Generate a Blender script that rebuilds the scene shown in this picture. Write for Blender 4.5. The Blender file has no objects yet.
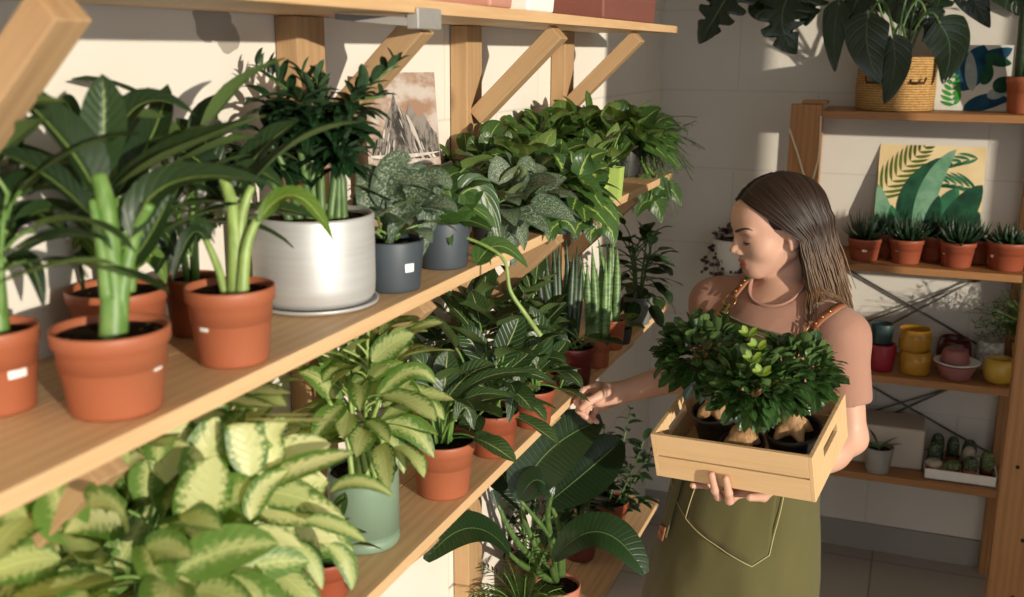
import bpy, bmesh, math, random
import numpy as np
from mathutils import Vector, Matrix, noise as mnoise

random.seed(7)
rng = random.Random(11)
SC = bpy.context.scene
COL = SC.collection
V = Vector
PI = math.pi

# ------------------------------------------------------------------ camera model
FPX, PITCH, YAW, ROLL = 1050.0, math.radians(13.35), math.radians(-20.85), math.radians(.37)
CAM = V((.958, 0.0, 1.95))
FWD = V((math.sin(YAW) * math.cos(PITCH), math.cos(YAW) * math.cos(PITCH), -math.sin(PITCH)))
_r = V((math.cos(YAW), -math.sin(YAW), 0)); _u = _r.cross(FWD)
RGT = _r * math.cos(ROLL) + _u * math.sin(ROLL)
UPV = -_r * math.sin(ROLL) + _u * math.cos(ROLL)

def ray(px, py): return FWD + RGT * ((px - 512) / FPX) - UPV * ((py - 298.5) / FPX)
def at(px, py, d): return CAM + ray(px, py) * d
def onz(px, py, z): r = ray(px, py); return CAM + r * ((z - CAM.z) / r.z)
def ony(px, py, y): r = ray(px, py); return CAM + r * ((y - CAM.y) / r.y)
def depth(p): return (p - CAM).dot(FWD)

# ------------------------------------------------------------------ mesh builder
class MB:
    def __init__(s): s.v = []; s.f = []; s.uv = []; s.rn = []; s.mi = []
    def add(s, vs, fs, uvs=None, rnd=0.0, mi=0):
        b = len(s.v)
        s.v.extend([tuple(v) for v in vs])
        s.uv.extend(uvs if uvs else [(0.5, 0.5)] * len(vs))
        s.rn.extend([rnd] * len(vs))
        for f in fs:
            s.f.append(tuple(b + i for i in f)); s.mi.append(mi)
    def build(s, name, mats, parent=None, smooth=True, origin=None, recalc=False):
        o0 = origin if origin is not None else (parent_origin(parent) if parent else V((0, 0, 0)))
        me = bpy.data.meshes.new(name)
        me.from_pydata([(v[0] - o0.x, v[1] - o0.y, v[2] - o0.z) for v in s.v], [], s.f)
        if not isinstance(mats, (list, tuple)): mats = [mats]
        for m in mats: me.materials.append(m)
        me.polygons.foreach_set('material_index', s.mi)
        me.polygons.foreach_set('use_smooth', [smooth] * len(s.f))
        uvl = me.uv_layers.new(name='UVMap'); rl = me.uv_layers.new(name='rnd')
        li = np.empty(len(me.loops), dtype=np.int32); me.loops.foreach_get('vertex_index', li)
        uva = np.array(s.uv, dtype=np.float32)[li]; uvl.data.foreach_set('uv', uva.ravel())
        ra = np.array(s.rn, dtype=np.float32)[li]; rl.data.foreach_set('uv', np.stack([ra, ra], 1).ravel())
        if recalc:
            bm = bmesh.new(); bm.from_mesh(me); bmesh.ops.recalc_face_normals(bm, faces=bm.faces); bm.to_mesh(me); bm.free()
        me.update()
        o = bpy.data.objects.new(name, me); COL.objects.link(o)
        if parent is not None: o.parent = parent
        o.location = (o0 - parent_origin(parent)) if parent is not None else o0
        return o

def parent_origin(o):
    p = V((0, 0, 0))
    while o is not None:
        p = p + o.location; o = o.parent
    return p

def tag(o, label=None, cat=None, group=None, kind=None):
    if label: o['label'] = label
    if cat: o['category'] = cat
    if group: o['group'] = group
    if kind: o['kind'] = kind
    return o

def thing(name, label, cat, loc, group=None):
    o = bpy.data.objects.new(name, None); COL.objects.link(o); o.location = loc
    o.empty_display_size = .05
    return tag(o, label, cat, group)

def frames(pts):
    ts = []
    n = len(pts)
    for i in range(n):
        t = pts[min(i + 1, n - 1)] - pts[max(i - 1, 0)]
        ts.append(t.normalized() if t.length > 1e-9 else V((0, 0, 1)))
    a = V((0, 0, 1)) if abs(ts[0].z) < .9 else V((1, 0, 0))
    x = ts[0].cross(a).normalized()
    out = []
    for t in ts:
        x = (x - t * x.dot(t))
        x = x.normalized() if x.length > 1e-6 else t.orthogonal().normalized()
        out.append((t, x, t.cross(x)))
    return out

def tube(mb, pts, rad, seg=8, caps=True, rnd=0.0, mi=0, flat=1.0, vlen=False):
    pts = [V(p) for p in pts]; n = len(pts)
    if not isinstance(rad, (list, tuple)): rad = [rad] * n
    fr = frames(pts); vs = []; uv = []
    for i, (p, r) in enumerate(zip(pts, rad)):
        t, x, y = fr[i]
        for k in range(seg):
            a = 2 * PI * k / seg
            vs.append(p + x * (math.cos(a) * r) + y * (math.sin(a) * r * flat)); uv.append((k / seg, i / (n - 1)))
    fs = [(i * seg + k, i * seg + (k + 1) % seg, (i + 1) * seg + (k + 1) % seg, (i + 1) * seg + k) for i in range(n - 1) for k in range(seg)]
    if caps:
        fs.append(tuple(reversed(range(seg)))); fs.append(tuple((n - 1) * seg + k for k in range(seg)))
    mb.add(vs, fs, uv, rnd, mi)

def lathe(mb, prof, c, seg=32, rnd=0.0, mi=0, wob=None):
    vs = []; uv = []; n = len(prof)
    for i, (r, z) in enumerate(prof):
        for k in range(seg):
            a = 2 * PI * k / seg
            rr = r * (wob(a, z) if wob else 1)
            vs.append((c[0] + math.cos(a) * rr, c[1] + math.sin(a) * rr, c[2] + z)); uv.append((k / seg, i / max(1, n - 1)))
    fs = [(i * seg + k, i * seg + (k + 1) % seg, (i + 1) * seg + (k + 1) % seg, (i + 1) * seg + k) for i in range(n - 1) for k in range(seg)]
    if prof[0][0] > 1e-5: fs.append(tuple(reversed(range(seg))))
    if prof[-1][0] > 1e-5: fs.append(tuple((n - 1) * seg + k for k in range(seg)))
    mb.add(vs, fs, uv, rnd, mi)

def bez(p0, p1, p2, n):
    return [p0 * ((1 - t) ** 2) + p1 * (2 * t * (1 - t)) + p2 * (t * t) for t in [i / n for i in range(n + 1)]]

def box(mb, lo, hi, mi=0):
    x0, y0, z0 = lo; x1, y1, z1 = hi
    vs = [(x0, y0, z0), (x1, y0, z0), (x1, y1, z0), (x0, y1, z0), (x0, y0, z1), (x1, y0, z1), (x1, y1, z1), (x0, y1, z1)]
    mb.add(vs, [(3, 2, 1, 0), (4, 5, 6, 7), (0, 1, 5, 4), (1, 2, 6, 5), (2, 3, 7, 6), (3, 0, 4, 7)], None, 0, mi)

def bevel_obj(o, w=.002, seg=2):
    bm = bmesh.new(); bm.from_mesh(o.data)
    bmesh.ops.bevel(bm, geom=list(bm.edges), offset=w, segments=seg, affect='EDGES', profile=.5)
    bm.to_mesh(o.data); bm.free()
    for p in o.data.polygons: p.use_smooth = False
    return o

def plank(name, p0, p1, width, thick, mat, parent=None, side=None, bev=.002):
    """board with local X along p0->p1, local Y = width direction, local Z = thickness"""
    p0 = V(p0); p1 = V(p1); x = (p1 - p0); L = x.length; x.normalize()
    s = V(side) if side is not None else V((0, 1, 0))
    y = (s - x * s.dot(x)).normalized(); z = x.cross(y)
    mb = MB(); box(mb, (-L / 2, -width / 2, -thick / 2), (L / 2, width / 2, thick / 2))
    me_o = mb.build(name, mat, None, False, V((0, 0, 0)))
    bevel_obj(me_o, min(bev, thick * .3))
    m = Matrix((x, y, z)).transposed().to_4x4()
    m.translation = (p0 + p1) / 2 - (parent_origin(parent) if parent else V((0, 0, 0)))
    me_o.parent = parent; me_o.matrix_local = m
    return me_o

# ------------------------------------------------------------------ materials
def lin(h):
    h = h.lstrip('#')
    c = [int(h[i:i + 2], 16) / 255 for i in (0, 2, 4)]
    return tuple(x / 12.92 if x <= .04045 else ((x + .055) / 1.055) ** 2.4 for x in c) + (1,)

class NT:
    def __init__(s, name):
        s.m = bpy.data.materials.new(name); s.m.use_nodes = True
        s.t = s.m.node_tree; s.t.nodes.clear()
        s.out = s.n('ShaderNodeOutputMaterial')
    def n(s, typ, **kw):
        nd = s.t.nodes.new(typ)
        for k, v in kw.items(): setattr(nd, k, v)
        return nd
    def l(s, a, b): s.t.links.new(a, b)
    def set(s, inp, v):
        if isinstance(v, bpy.types.NodeSocket): s.l(v, inp)
        else: inp.default_value = v
    def math(s, op, a, b=0.0, c=None, clamp=False):
        nd = s.n('ShaderNodeMath', operation=op, use_clamp=clamp)
        s.set(nd.inputs[0], a); s.set(nd.inputs[1], b)
        if c is not None: s.set(nd.inputs[2], c)
        return nd.outputs[0]
    def sstep(s, x, lo, hi, a=0.0, b=1.0):
        nd = s.n('ShaderNodeMapRange', interpolation_type='SMOOTHSTEP')
        s.set(nd.inputs['Value'], x); s.set(nd.inputs['From Min'], lo); s.set(nd.inputs['From Max'], hi)
        nd.inputs['To Min'].default_value = a; nd.inputs['To Max'].default_value = b
        return nd.outputs[0]
    def mix(s, f, a, b):
        nd = s.n('ShaderNodeMix', data_type='RGBA'); s.set(nd.inputs[0], f); s.set(nd.inputs[6], a); s.set(nd.inputs[7], b)
        return nd.outputs[2]
    def noise(s, vec, scale, detail=2.0, rough=.5):
        nd = s.n('ShaderNodeTexNoise'); nd.inputs['Scale'].default_value = scale; nd.inputs['Detail'].default_value = detail
        nd.inputs['Roughness'].default_value = rough
        if vec is not None: s.l(vec, nd.inputs['Vector'])
        return nd.outputs['Fac']
    def obj(s): return s.n('ShaderNodeTexCoord').outputs['Object']
    def mapping(s, vec, scale=(1, 1, 1), loc=(0, 0, 0)):
        nd = s.n('ShaderNodeMapping'); s.l(vec, nd.inputs['Vector']); nd.inputs['Scale'].default_value = scale; nd.inputs['Location'].default_value = loc
        return nd.outputs[0]
    def bump(s, h, strength=.2, dist=.01):
        nd = s.n('ShaderNodeBump'); nd.inputs['Strength'].default_value = strength; nd.inputs['Distance'].default_value = dist
        s.l(h, nd.inputs['Height']); return nd.outputs[0]
    def pbr(s, col, rough=.5, metal=0.0, normal=None, spec=.5, **kw):
        b = s.n('ShaderNodeBsdfPrincipled'); s.set(b.inputs['Base Color'], col); s.set(b.inputs['Roughness'], rough)
        b.inputs['Metallic'].default_value = metal; b.inputs['Specular IOR Level'].default_value = spec
        if normal is not None: s.l(normal, b.inputs['Normal'])
        for k, v in kw.items(): s.set(b.inputs[k.replace('_', ' ')], v)
        return b.outputs[0]
    def done(s, sh): s.l(sh, s.out.inputs['Surface']); return s.m

def m_plain(name, hexc, rough=.5, metal=0.0, var=.12, scale=30, bump=.0, spec=.5):
    t = NT(name); c = lin(hexc); o = t.obj()
    n = t.noise(o, scale, 3)
    d = tuple(x * (1 - var) for x in c[:3]) + (1,); e = tuple(min(1, x * (1 + var)) for x in c[:3]) + (1,)
    col = t.mix(n, d, e)
    return t.done(t.pbr(col, rough, metal, t.bump(n, bump, .002) if bump else None, spec))

def m_wood(name, light, dark, knot='#5a3a20', rough=.5, grain=1.0):
    t = NT(name); o = t.obj()
    oi = t.n('ShaderNodeObjectInfo').outputs['Random']
    off = t.n('ShaderNodeCombineXYZ'); t.l(t.math('MULTIPLY', oi, 37.0), off.inputs[0]); t.l(t.math('MULTIPLY', oi, 11.0), off.inputs[1])
    va = t.n('ShaderNodeVectorMath', operation='ADD'); t.l(o, va.inputs[0]); t.l(off.outputs[0], va.inputs[1]); p = va.outputs[0]
    n1 = t.noise(t.mapping(p, (1.2, 9, 9)), 2.2, 3, .5)
    n2 = t.noise(t.mapping(p, (2.5, 60, 60)), 3.0, 3, .6)
    w = t.n('ShaderNodeTexWave', wave_type='RINGS', rings_direction='X'); t.l(t.mapping(p, (.35, 5, 5)), w.inputs['Vector'])
    w.inputs['Scale'].default_value = 3.2; w.inputs['Distortion'].default_value = 7.0; w.inputs['Detail'].default_value = 2; w.inputs['Detail Scale'].default_value = .7
    g = t.math('ADD', t.math('MULTIPLY', w.outputs['Fac'], .22), t.math('MULTIPLY', n2, .55))
    g = t.math('ADD', g, t.math('MULTIPLY', t.math('SUBTRACT', n1, .5), .5))
    col = t.mix(t.sstep(t.math('MULTIPLY', g, grain), .05, 1.0), lin(light), lin(dark))
    vo = t.n('ShaderNodeTexVoronoi', feature='F1'); t.l(t.mapping(p, (3.2, 9, 9)), vo.inputs['Vector']); vo.inputs['Scale'].default_value = 1.0
    wh = t.n('ShaderNodeTexWhiteNoise', noise_dimensions='3D'); t.l(vo.outputs['Position'], wh.inputs['Vector'])
    k = t.math('MULTIPLY', t.sstep(vo.outputs['Distance'], .16, .05), t.math('GREATER_THAN', wh.outputs['Value'], .62))
    col = t.mix(t.math('MULTIPLY', k, .8), col, lin(knot))
    return t.done(t.pbr(col, rough, 0, t.bump(n2, .06, .001), .35))

def m_leaf(name, base, dark, rib, vein=None, nvein=9, ribw=.06, veinw=.16, slope=1.6, blotch=None, blotch_mode='mid', amt=.5,
           rough=.38, trans=.28, tcol=None, under=None, vein_fade=1.0, bscale=9.0, spec=.5, hue=.486):
    """uv.x across the blade (mid-rib .5), uv.y base->tip; second uv layer = a random number per leaf"""
    t = NT(name)
    uv = t.n('ShaderNodeUVMap', uv_map='UVMap').outputs[0]; rn = t.n('ShaderNodeUVMap', uv_map='rnd').outputs[0]
    sx = t.n('ShaderNodeSeparateXYZ'); t.l(uv, sx.inputs[0]); sr = t.n('ShaderNodeSeparateXYZ'); t.l(rn, sr.inputs[0])
    u = t.math('MULTIPLY', t.math('ABSOLUTE', t.math('SUBTRACT', sx.outputs[0], .5)), 2.0); v = sx.outputs[1]; r = sr.outputs[0]
    sgn = t.math('GREATER_THAN', sx.outputs[0], .5)
    cx = t.n('ShaderNodeCombineXYZ'); t.l(sx.outputs[0], cx.inputs[0]); t.l(t.math('MULTIPLY', v, 2.0), cx.inputs[1]); t.l(t.math('MULTIPLY', r, 50.0), cx.inputs[2])
    P = cx.outputs[0]
    col = t.mix(r, lin(dark), lin(base))
    n = t.noise(P, 5.0, 3)
    col = t.mix(t.math('MULTIPLY', n, .35), col, lin(dark))
    vf = t.math('SUBTRACT', t.math('MULTIPLY', v, float(nvein)), t.math('MULTIPLY', u, slope))
    vf = t.math('ADD', vf, t.math('MULTIPLY', sgn, .37))
    fr = t.math('ABSOLUTE', t.math('SUBTRACT', t.math('FRACT', vf), .5))       # .5 at a vein
    bumpin = fr
    if blotch is not None:
        nb = t.noise(P, bscale, 4, .62)
        if blotch_mode == 'mid':        # cream centre, feathered along the side veins, green margin
            edge = t.math('ADD', t.math('MULTIPLY', u, .95), t.math('MULTIPLY', t.math('SUBTRACT', nb, .5), 1.3))
            edge = t.math('ADD', edge, t.math('MULTIPLY', t.math('SUBTRACT', fr, .25), -.22))
            edge = t.math('ADD', edge, t.math('MULTIPLY', t.math('SUBTRACT', r, .5), .5))
            mk = t.sstep(edge, amt + .26, amt - .22)
        elif blotch_mode == 'speck':
            mk = t.math('MULTIPLY', t.sstep(nb, .5, .58), t.sstep(u, 1.0, .6))
        else:                           # one-sided stripe along the mid-rib
            e2 = t.math('ADD', t.math('MULTIPLY', t.math('SUBTRACT', sx.outputs[0], .5), 2.0), t.math('MULTIPLY', t.math('SUBTRACT', nb, .5), .9))
            mk = t.math('MULTIPLY', t.sstep(t.math('ABSOLUTE', e2), amt, amt * .5), 1.0)
        col = t.mix(mk, col, lin(blotch))
    if vein is not None:
        vm = t.sstep(fr, .5 - veinw * .5, .5)
        vm = t.math('MULTIPLY', vm, t.sstep(u, 1.0, .75)); vm = t.math('MULTIPLY', vm, vein_fade)
        col = t.mix(vm, col, lin(vein))
    rm = t.sstep(u, ribw, ribw * .35); rm = t.math('MULTIPLY', rm, t.sstep(v, 1.0, .75))
    col = t.mix(rm, col, lin(rib))
    geo = t.n('ShaderNodeNewGeometry').outputs['Backfacing']
    colb = t.mix(t.math('MULTIPLY', geo, .55), col, lin(under or '#6f8a4a'))
    h0 = t.n('ShaderNodeHueSaturation'); t.l(colb, h0.inputs['Color']); h0.inputs['Hue'].default_value = hue; h0.inputs['Saturation'].default_value = .97; colb = h0.outputs[0]
    nrm = t.bump(t.math('ADD', t.math('MULTIPLY', t.sstep(fr, .3, .5), -.6), t.math('MULTIPLY', n, .4)), .25, .004)
    sh = t.pbr(colb, rough, 0, nrm, spec)
    tr = t.n('ShaderNodeBsdfTranslucent'); hs = t.n('ShaderNodeHueSaturation'); t.l(colb, hs.inputs['Color']); hs.inputs['Saturation'].default_value = 1.15
    hs.inputs['Value'].default_value = 1.25; hs.inputs['Hue'].default_value = .485
    t.l(hs.outputs[0], tr.inputs[0])
    mx = t.n('ShaderNodeMixShader'); mx.inputs[0].default_value = trans; t.l(sh, mx.inputs[1]); t.l(tr.outputs[0], mx.inputs[2])
    return t.done(mx.outputs[0])

def m_stem(name, a, b, rough=.45):
    t = NT(name); n = t.noise(t.mapping(t.obj(), (40, 40, 12)), 3.0, 2)
    return t.done(t.pbr(t.mix(t.sstep(n, .3, .7), lin(a), lin(b)), rough))

def m_soil():
    t = NT('potting_soil'); o = t.obj(); n = t.noise(o, 120, 4, .7); vo = t.n('ShaderNodeTexVoronoi'); t.l(o, vo.inputs['Vector']); vo.inputs['Scale'].default_value = 150
    col = t.mix(t.sstep(n, .35, .7), lin('#120c08'), lin('#3a281a'))
    wn = t.n('ShaderNodeTexWhiteNoise'); t.l(vo.outputs['Position'], wn.inputs['Vector'])
    col = t.mix(t.math('MULTIPLY', t.math('GREATER_THAN', wn.outputs['Value'], .9), t.sstep(vo.outputs['Distance'], .45, .2)), col, lin('#a08468'))
    return t.done(t.pbr(col, .95, 0, t.bump(n, .8, .01), .1))

WOOD = m_wood('pale_pine', '#d8b488', '#b98e5e')
WOOD_POST = m_wood('post_pine', '#b8966e', '#947350')
WOOD_WARM = m_wood('warm_pine', '#a9794a', '#815531', rough=.55)
WOOD_CRATE = m_wood('crate_pine', '#dcb98c', '#c69f6e')
TERRA = m_plain('terracotta_plastic', '#9f5a3c', .5, var=.10, scale=12)
TERRA2 = m_plain('red_terracotta_plastic', '#8f482f', .5, var=.10, scale=12)
TERRA_PINK = m_plain('pinkish_terracotta', '#b5715a', .6, var=.08, scale=12)
MAROON = m_plain('maroon_plastic', '#5d1f1c', .45)
BROWNPOT = m_plain('brown_red_plastic', '#6a342a', .5)
CHAR = m_plain('charcoal_plastic', '#3c444a', .5, var=.06)
BLACKPOT = m_plain('black_plastic', '#2b2a29', .5, var=.06)
GREYPOT = m_plain('grey_plastic', '#6d6f6c', .5, var=.06)
SAGE = m_plain('sage_glaze', '#768b75', .45, var=.05)
LIMEPOT = m_plain('lime_green_plastic', '#a6bf62', .5, var=.05)
WHITE = m_plain('white_plastic', '#dcd8d0', .5, var=.04)
MUSTARD = m_plain('mustard_glaze', '#a97a28', .25, var=.12)
YELLOW = m_plain('yellow_glaze', '#b48f35', .3, var=.1)
BURG = m_plain('burgundy_glaze', '#4c1a1c', .2, var=.1)
MAUVE = m_plain('mauve_clay', '#87504c', .6, var=.08)
CRIMSON = m_plain('crimson_plastic', '#8e1f2e', .4)
TEAL = m_plain('dark_teal_glaze', '#23393a', .35)
STICK = m_plain('paper_sticker', '#e9e4dc', .6, var=.02)
METAL = m_plain('brushed_metal', '#c9c6c0', .35, .6, var=.1, scale=60)
GOLD = m_plain('brass', '#c59a5a', .3, 1.0, var=.08)
LEATHER = m_plain('tan_leather', '#9c5f42', .55, var=.15, scale=60, bump=.2)
SOIL = m_soil()
def m_silver():
    t = NT('silver_glaze'); n = t.noise(t.mapping(t.obj(), (2, 2, 40)), 4, 3)
    col = t.mix(n, lin('#b4b3b1'), lin('#cbcac7'))
    return t.done(t.pbr(col, .46, .4, t.bump(n, .05, .002)))
SILVER = m_silver()
# ------------------------------------------------------------------ the room
def m_wall(name, a, b, blocks=False, axis=0, stain=None):
    t = NT(name); o = t.obj(); n = t.noise(o, 3.0, 4, .6); n2 = t.noise(o, 60, 3, .6)
    col = t.mix(n, lin(a), lin(b)); h = n2
    if blocks:
        sp = t.n('ShaderNodeSeparateXYZ'); t.l(o, sp.inputs[0]); cb = t.n('ShaderNodeCombineXYZ')
        t.l(sp.outputs[axis], cb.inputs[0]); t.l(sp.outputs[2], cb.inputs[1])
        br = t.n('ShaderNodeTexBrick'); t.l(cb.outputs[0], br.inputs['Vector'])
        br.inputs['Scale'].default_value = 1.0; br.inputs['Brick Width'].default_value = .6; br.inputs['Row Height'].default_value = .3
        br.inputs['Mortar Size'].default_value = .004; br.inputs['Mortar Smooth'].default_value = .6
        br.inputs['Color1'].default_value = br.inputs['Color2'].default_value = (1, 1, 1, 1); br.inputs['Mortar'].default_value = (0, 0, 0, 1)
        bw = t.n('ShaderNodeRGBToBW'); t.l(br.outputs['Color'], bw.inputs[0])
        col = t.mix(t.math('MULTIPLY', t.math('SUBTRACT', 1.0, bw.outputs[0]), .22), col, lin('#8d877e'))
        h = t.math('ADD', t.math('MULTIPLY', n2, .3), t.math('MULTIPLY', bw.outputs[0], .7))
    if stain:
        for (sy_, sz_, ry_, rz_) in stain:      # patches where the paint has come off
            s3 = t.n('ShaderNodeSeparateXYZ'); t.l(o, s3.inputs[0]); ns_ = t.noise(o, 28, 3)
            dy_ = t.math('DIVIDE', t.math('SUBTRACT', s3.outputs[1], sy_), ry_); dz_ = t.math('DIVIDE', t.math('SUBTRACT', s3.outputs[2], sz_), rz_)
            r_ = t.math('ADD', t.math('ADD', t.math('MULTIPLY', dy_, dy_), t.math('MULTIPLY', dz_, dz_)), t.math('MULTIPLY', t.math('SUBTRACT', ns_, .5), 1.6))
            col = t.mix(t.sstep(r_, 1.04, .96), col, lin('#a39a8e'))
    return t.done(t.pbr(col, .75, 0, t.bump(h, .18, .004), .25))

def m_floor():
    t = NT('floor_tiles'); o = t.obj(); n = t.noise(o, 2.5, 4)
    br = t.n('ShaderNodeTexBrick'); br.offset = 0.0; t.l(t.mapping(o, (1, 1, 1), (-.04, .0, 0)), br.inputs['Vector'])
    br.inputs['Scale'].default_value = 1.0; br.inputs['Brick Width'].default_value = .45; br.inputs['Row Height'].default_value = .45
    br.inputs['Mortar Size'].default_value = .004
    br.inputs['Color1'].default_value = lin('#a59c90'); br.inputs['Color2'].default_value = lin('#b0a79b'); br.inputs['Mortar'].default_value = lin('#6e675d')
    col = t.mix(t.math('MULTIPLY', n, .5), br.outputs['Color'], lin('#958b7e'))
    return t.done(t.pbr(col, .35, 0, None, .5))

WALL_L = m_wall('painted_plaster', '#e6dfd3', '#d9d1c4', True, 1, [(1.30, 1.985, .045, .03), (1.335, 1.965, .03, .022)])
WALL_B = m_wall('painted_blocks', '#d6d0c5', '#c9c2b6', True, 0)
FLOOR = m_floor()
TRIM = m_plain('grey_skirting', '#8f8a83', .5, var=.05)
XR, YB, YF, ZT = 2.6, 4.15, -2.6, 3.1

def shell(name, boxes, mat):
    mb = MB()
    for lo, hi in boxes: box(mb, lo, hi)
    return tag(mb.build(name, mat, None, False), kind='structure')

shell('floor', [((-.1, YF, -.1), (XR + .15, YB + .1, 0))], FLOOR)
shell('wall_left', [((-.12, YF, -.1), (0, YB, ZT))], WALL_L)
shell('wall_back', [((-.12, YB, -.1), (XR + .15, YB + .12, ZT))], WALL_B)
shell('ceiling', [((-.12, YF, ZT), (XR + .15, YB + .12, ZT + .1))], m_plain('ceiling_white', '#d8d2c8', .8))
# right wall with two big openings towards the low sun
W = [(-2.5, 1.62, .25, 2.95), (2.56, 3.24, 1.2, 2.75)]
ys = [YF, W[0][0], W[0][1], W[1][0], W[1][1], YB + .12]
bx = [((XR, ys[0], -.1), (XR + .15, ys[1], ZT)), ((XR, ys[2], -.1), (XR + .15, ys[3], ZT)), ((XR, ys[4], -.1), (XR + .15, ys[5], ZT))]
for a, b, z0, z1 in W: bx += [((XR, a, -.1), (XR + .15, b, z0)), ((XR, a, z1), (XR + .15, b, ZT))]
shell('wall_right', bx, WALL_B)
for i, (a, b, z0, z1) in enumerate(W):
    mb = MB(); th = .05
    box(mb, (XR + .04, a, z0), (XR + .1, b, z0 + th)); box(mb, (XR + .04, a, z1 - th), (XR + .1, b, z1))
    box(mb, (XR + .04, a, z0), (XR + .1, a + th, z1)); box(mb, (XR + .04, b - th, z0), (XR + .1, b, z1))
    fr_ = tag(mb.build('window_%d' % (i + 1), WHITE, None, False), kind='structure')
    t_ = NT('window_glass_%d' % (i + 1)); tb = t_.n('ShaderNodeBsdfTransparent'); tb.inputs[0].default_value = ((.97, .97, .96, 1), (.93, .93, .92, 1))[i]
    gb = t_.n('ShaderNodeBsdfGlossy'); gb.inputs['Roughness'].default_value = .02; mx = t_.n('ShaderNodeMixShader'); mx.inputs[0].default_value = .06
    t_.l(tb.outputs[0], mx.inputs[1]); t_.l(gb.outputs[0], mx.inputs[2]); t_.done(mx.outputs[0])
    mb = MB(); box(mb, (XR + .065, a + th, z0 + th), (XR + .071, b - th, z1 - th)); mb.build('pane', t_.m, fr_, False)
mb = MB(); box(mb, (.0, YB - .012, 0), (XR, YB, .11)); tag(mb.build('baseboard_back', TRIM, None, False), kind='structure')

# ------------------------------------------------------------------ the long shelf unit on the left wall
ZA, ZB, ZC, ZTOP = 1.585, 1.17, .5, 2.02
DEP = .267; YEND = 3.2; Y0 = .18
unit = thing('long_shelving', 'long pale pine shelving on the left wall, with posts and slanted braces', 'shelving', V((0, 0, 0)))
PY = [.745, 1.456, 2.125, 2.80]
for y in PY:
    plank('upright', (.022, y + .042, .0), (.022, y + .042, ZTOP - .021), .084, .04, WOOD_POST, unit, (0, 1, 0))
for z, ye in ((ZTOP, YEND - .02), (ZA, YEND), (ZB, YEND + .02), (ZC, YEND)):
    for (xa, xb) in (((0.002, .133), (.135, DEP)) if z != ZB else ((0.002, .133), (.135, DEP))):
        plank('shelf_board', ((xa + xb) / 2, Y0, z - .01), ((xa + xb) / 2, ye, z - .01), xb - xa, .02, WOOD, unit, (1, 0, 0), .0012)
for y in PY:
    for z in (ZTOP, ZA, ZB):
        dy = y + (.042 if y > 1 else .02)
        plank('brace', (.05, dy, z - .215), (.235, dy, z - .0335), .045, .038, WOOD_POST, unit, (0, 1, 0))
# ------------------------------------------------------------------ the low unit against the back wall
UF = 3.80
R1, RM, RP, RB = 1.752, 1.228, .830, .455
bunit = thing('back_shelving', 'warm brown pine shelving unit against the back wall', 'shelving', V((.95, 3.97, 0)))
for x, y, h, w_ in ((.595, UF + .02, R1 + .02, .105), (1.97, UF + .02, R1 - .028, .105), (.595, YB - .045, R1 - .028, .07), (1.362, YB - .045, R1 - .028, .07)):
    plank('upright', (x, y, 0), (x, y, h), w_, .04, WOOD_WARM, bunit, (1, 0, 0))
post = thing('wooden_post', 'tall square wooden post standing on the floor before the right end of the back shelving', 'post', V((1.338, 3.30, 0)))
plank('post_shaft', (1.338, 3.30, .012), (1.338, 3.30, 2.3), .11, .06, WOOD_WARM, post, (1, 0, 0))
mb = MB(); box(mb, (1.278, 3.262, 0), (1.398, 3.338, .014)); bevel_obj(mb.build('base_plate', WOOD_WARM, post, False), .003)
for z in (.33, .52, .75, .95):
    mb = MB(); tube(mb, [(1.345 + .02 * math.sin(z * 40), 3.2705, z), (1.345 + .02 * math.sin(z * 40), 3.268, z)], .006, 10); mb.build('screw_hole', m_plain('dark_hole', '#2a180c', .9), post)
for z, x1 in ((R1, 2.02), (RM, 1.915), (RP, 1.915), (RB, 1.915)):
    for (ya, yb) in ((UF, UF + .172), (UF + .175, YB - .003)):
        xa = .648 if ya < UF + .1 else .64
        plank('shelf_board', (xa, (ya + yb) / 2, z - .013), (x1, (ya + yb) / 2, z - .013), yb - ya, .026, WOOD_WARM, bunit, (0, 1, 0))
mb = MB()
for (za, zb) in ((RP + .02, RM - .04), (RB + .02, RP - .04)):
    tube(mb, [(.66, YB - .02, za), (1.32, YB - .02, zb)], .0032, 6); tube(mb, [(.66, YB - .014, zb), (1.32, YB - .014, za)], .004, 6)
    tube(mb, [(.80, YB - .02, za), (1.32, YB - .022, zb + .03)], .004, 6)
mb.build('cross_brace', m_plain('grey_steel_rod', '#6b6760', .5, .6), bunit)
# ------------------------------------------------------------------ leaves
CL = {'zmax': 9.0, 'zmin': -9.0}
def clampv(p):
    x, y, z = p.x, p.y, p.z
    if x < .014: x = .014 + min(.03, (.014 - x) * .12)
    if y > YB - .02: y = YB - .02 - (y - YB + .02) * .1
    if z > CL['zmax'] and x < .46: z = CL['zmax'] - (z - CL['zmax']) * .08
    if z < CL['zmin'] and x < DEP + .02: z = CL['zmin'] + (CL['zmin'] - z) * .08
    return V((x, y, z))
SHAPES = {
    'ovate': lambda t: (t ** .55) * ((1 - t) ** .72) * 1.93,
    'lance': lambda t: (t ** .62) * ((1 - t) ** .8) * 2.02,
    'paddle': lambda t: max(0.0, math.sin(PI * min(1, t * .97 + .015))) ** .55,
    'heart': lambda t: min(1.0, (t / .14) ** .5) * ((1 - t) ** .62) * (1.0 + .25 * math.sin(PI * t)) * .98,
    'strap': lambda t: min(1.0, (t / .06) ** .5) * (1 - t) ** .45,
    'obov': lambda t: (t ** .8) * ((1 - t) ** .45) * 1.95,
}
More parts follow.
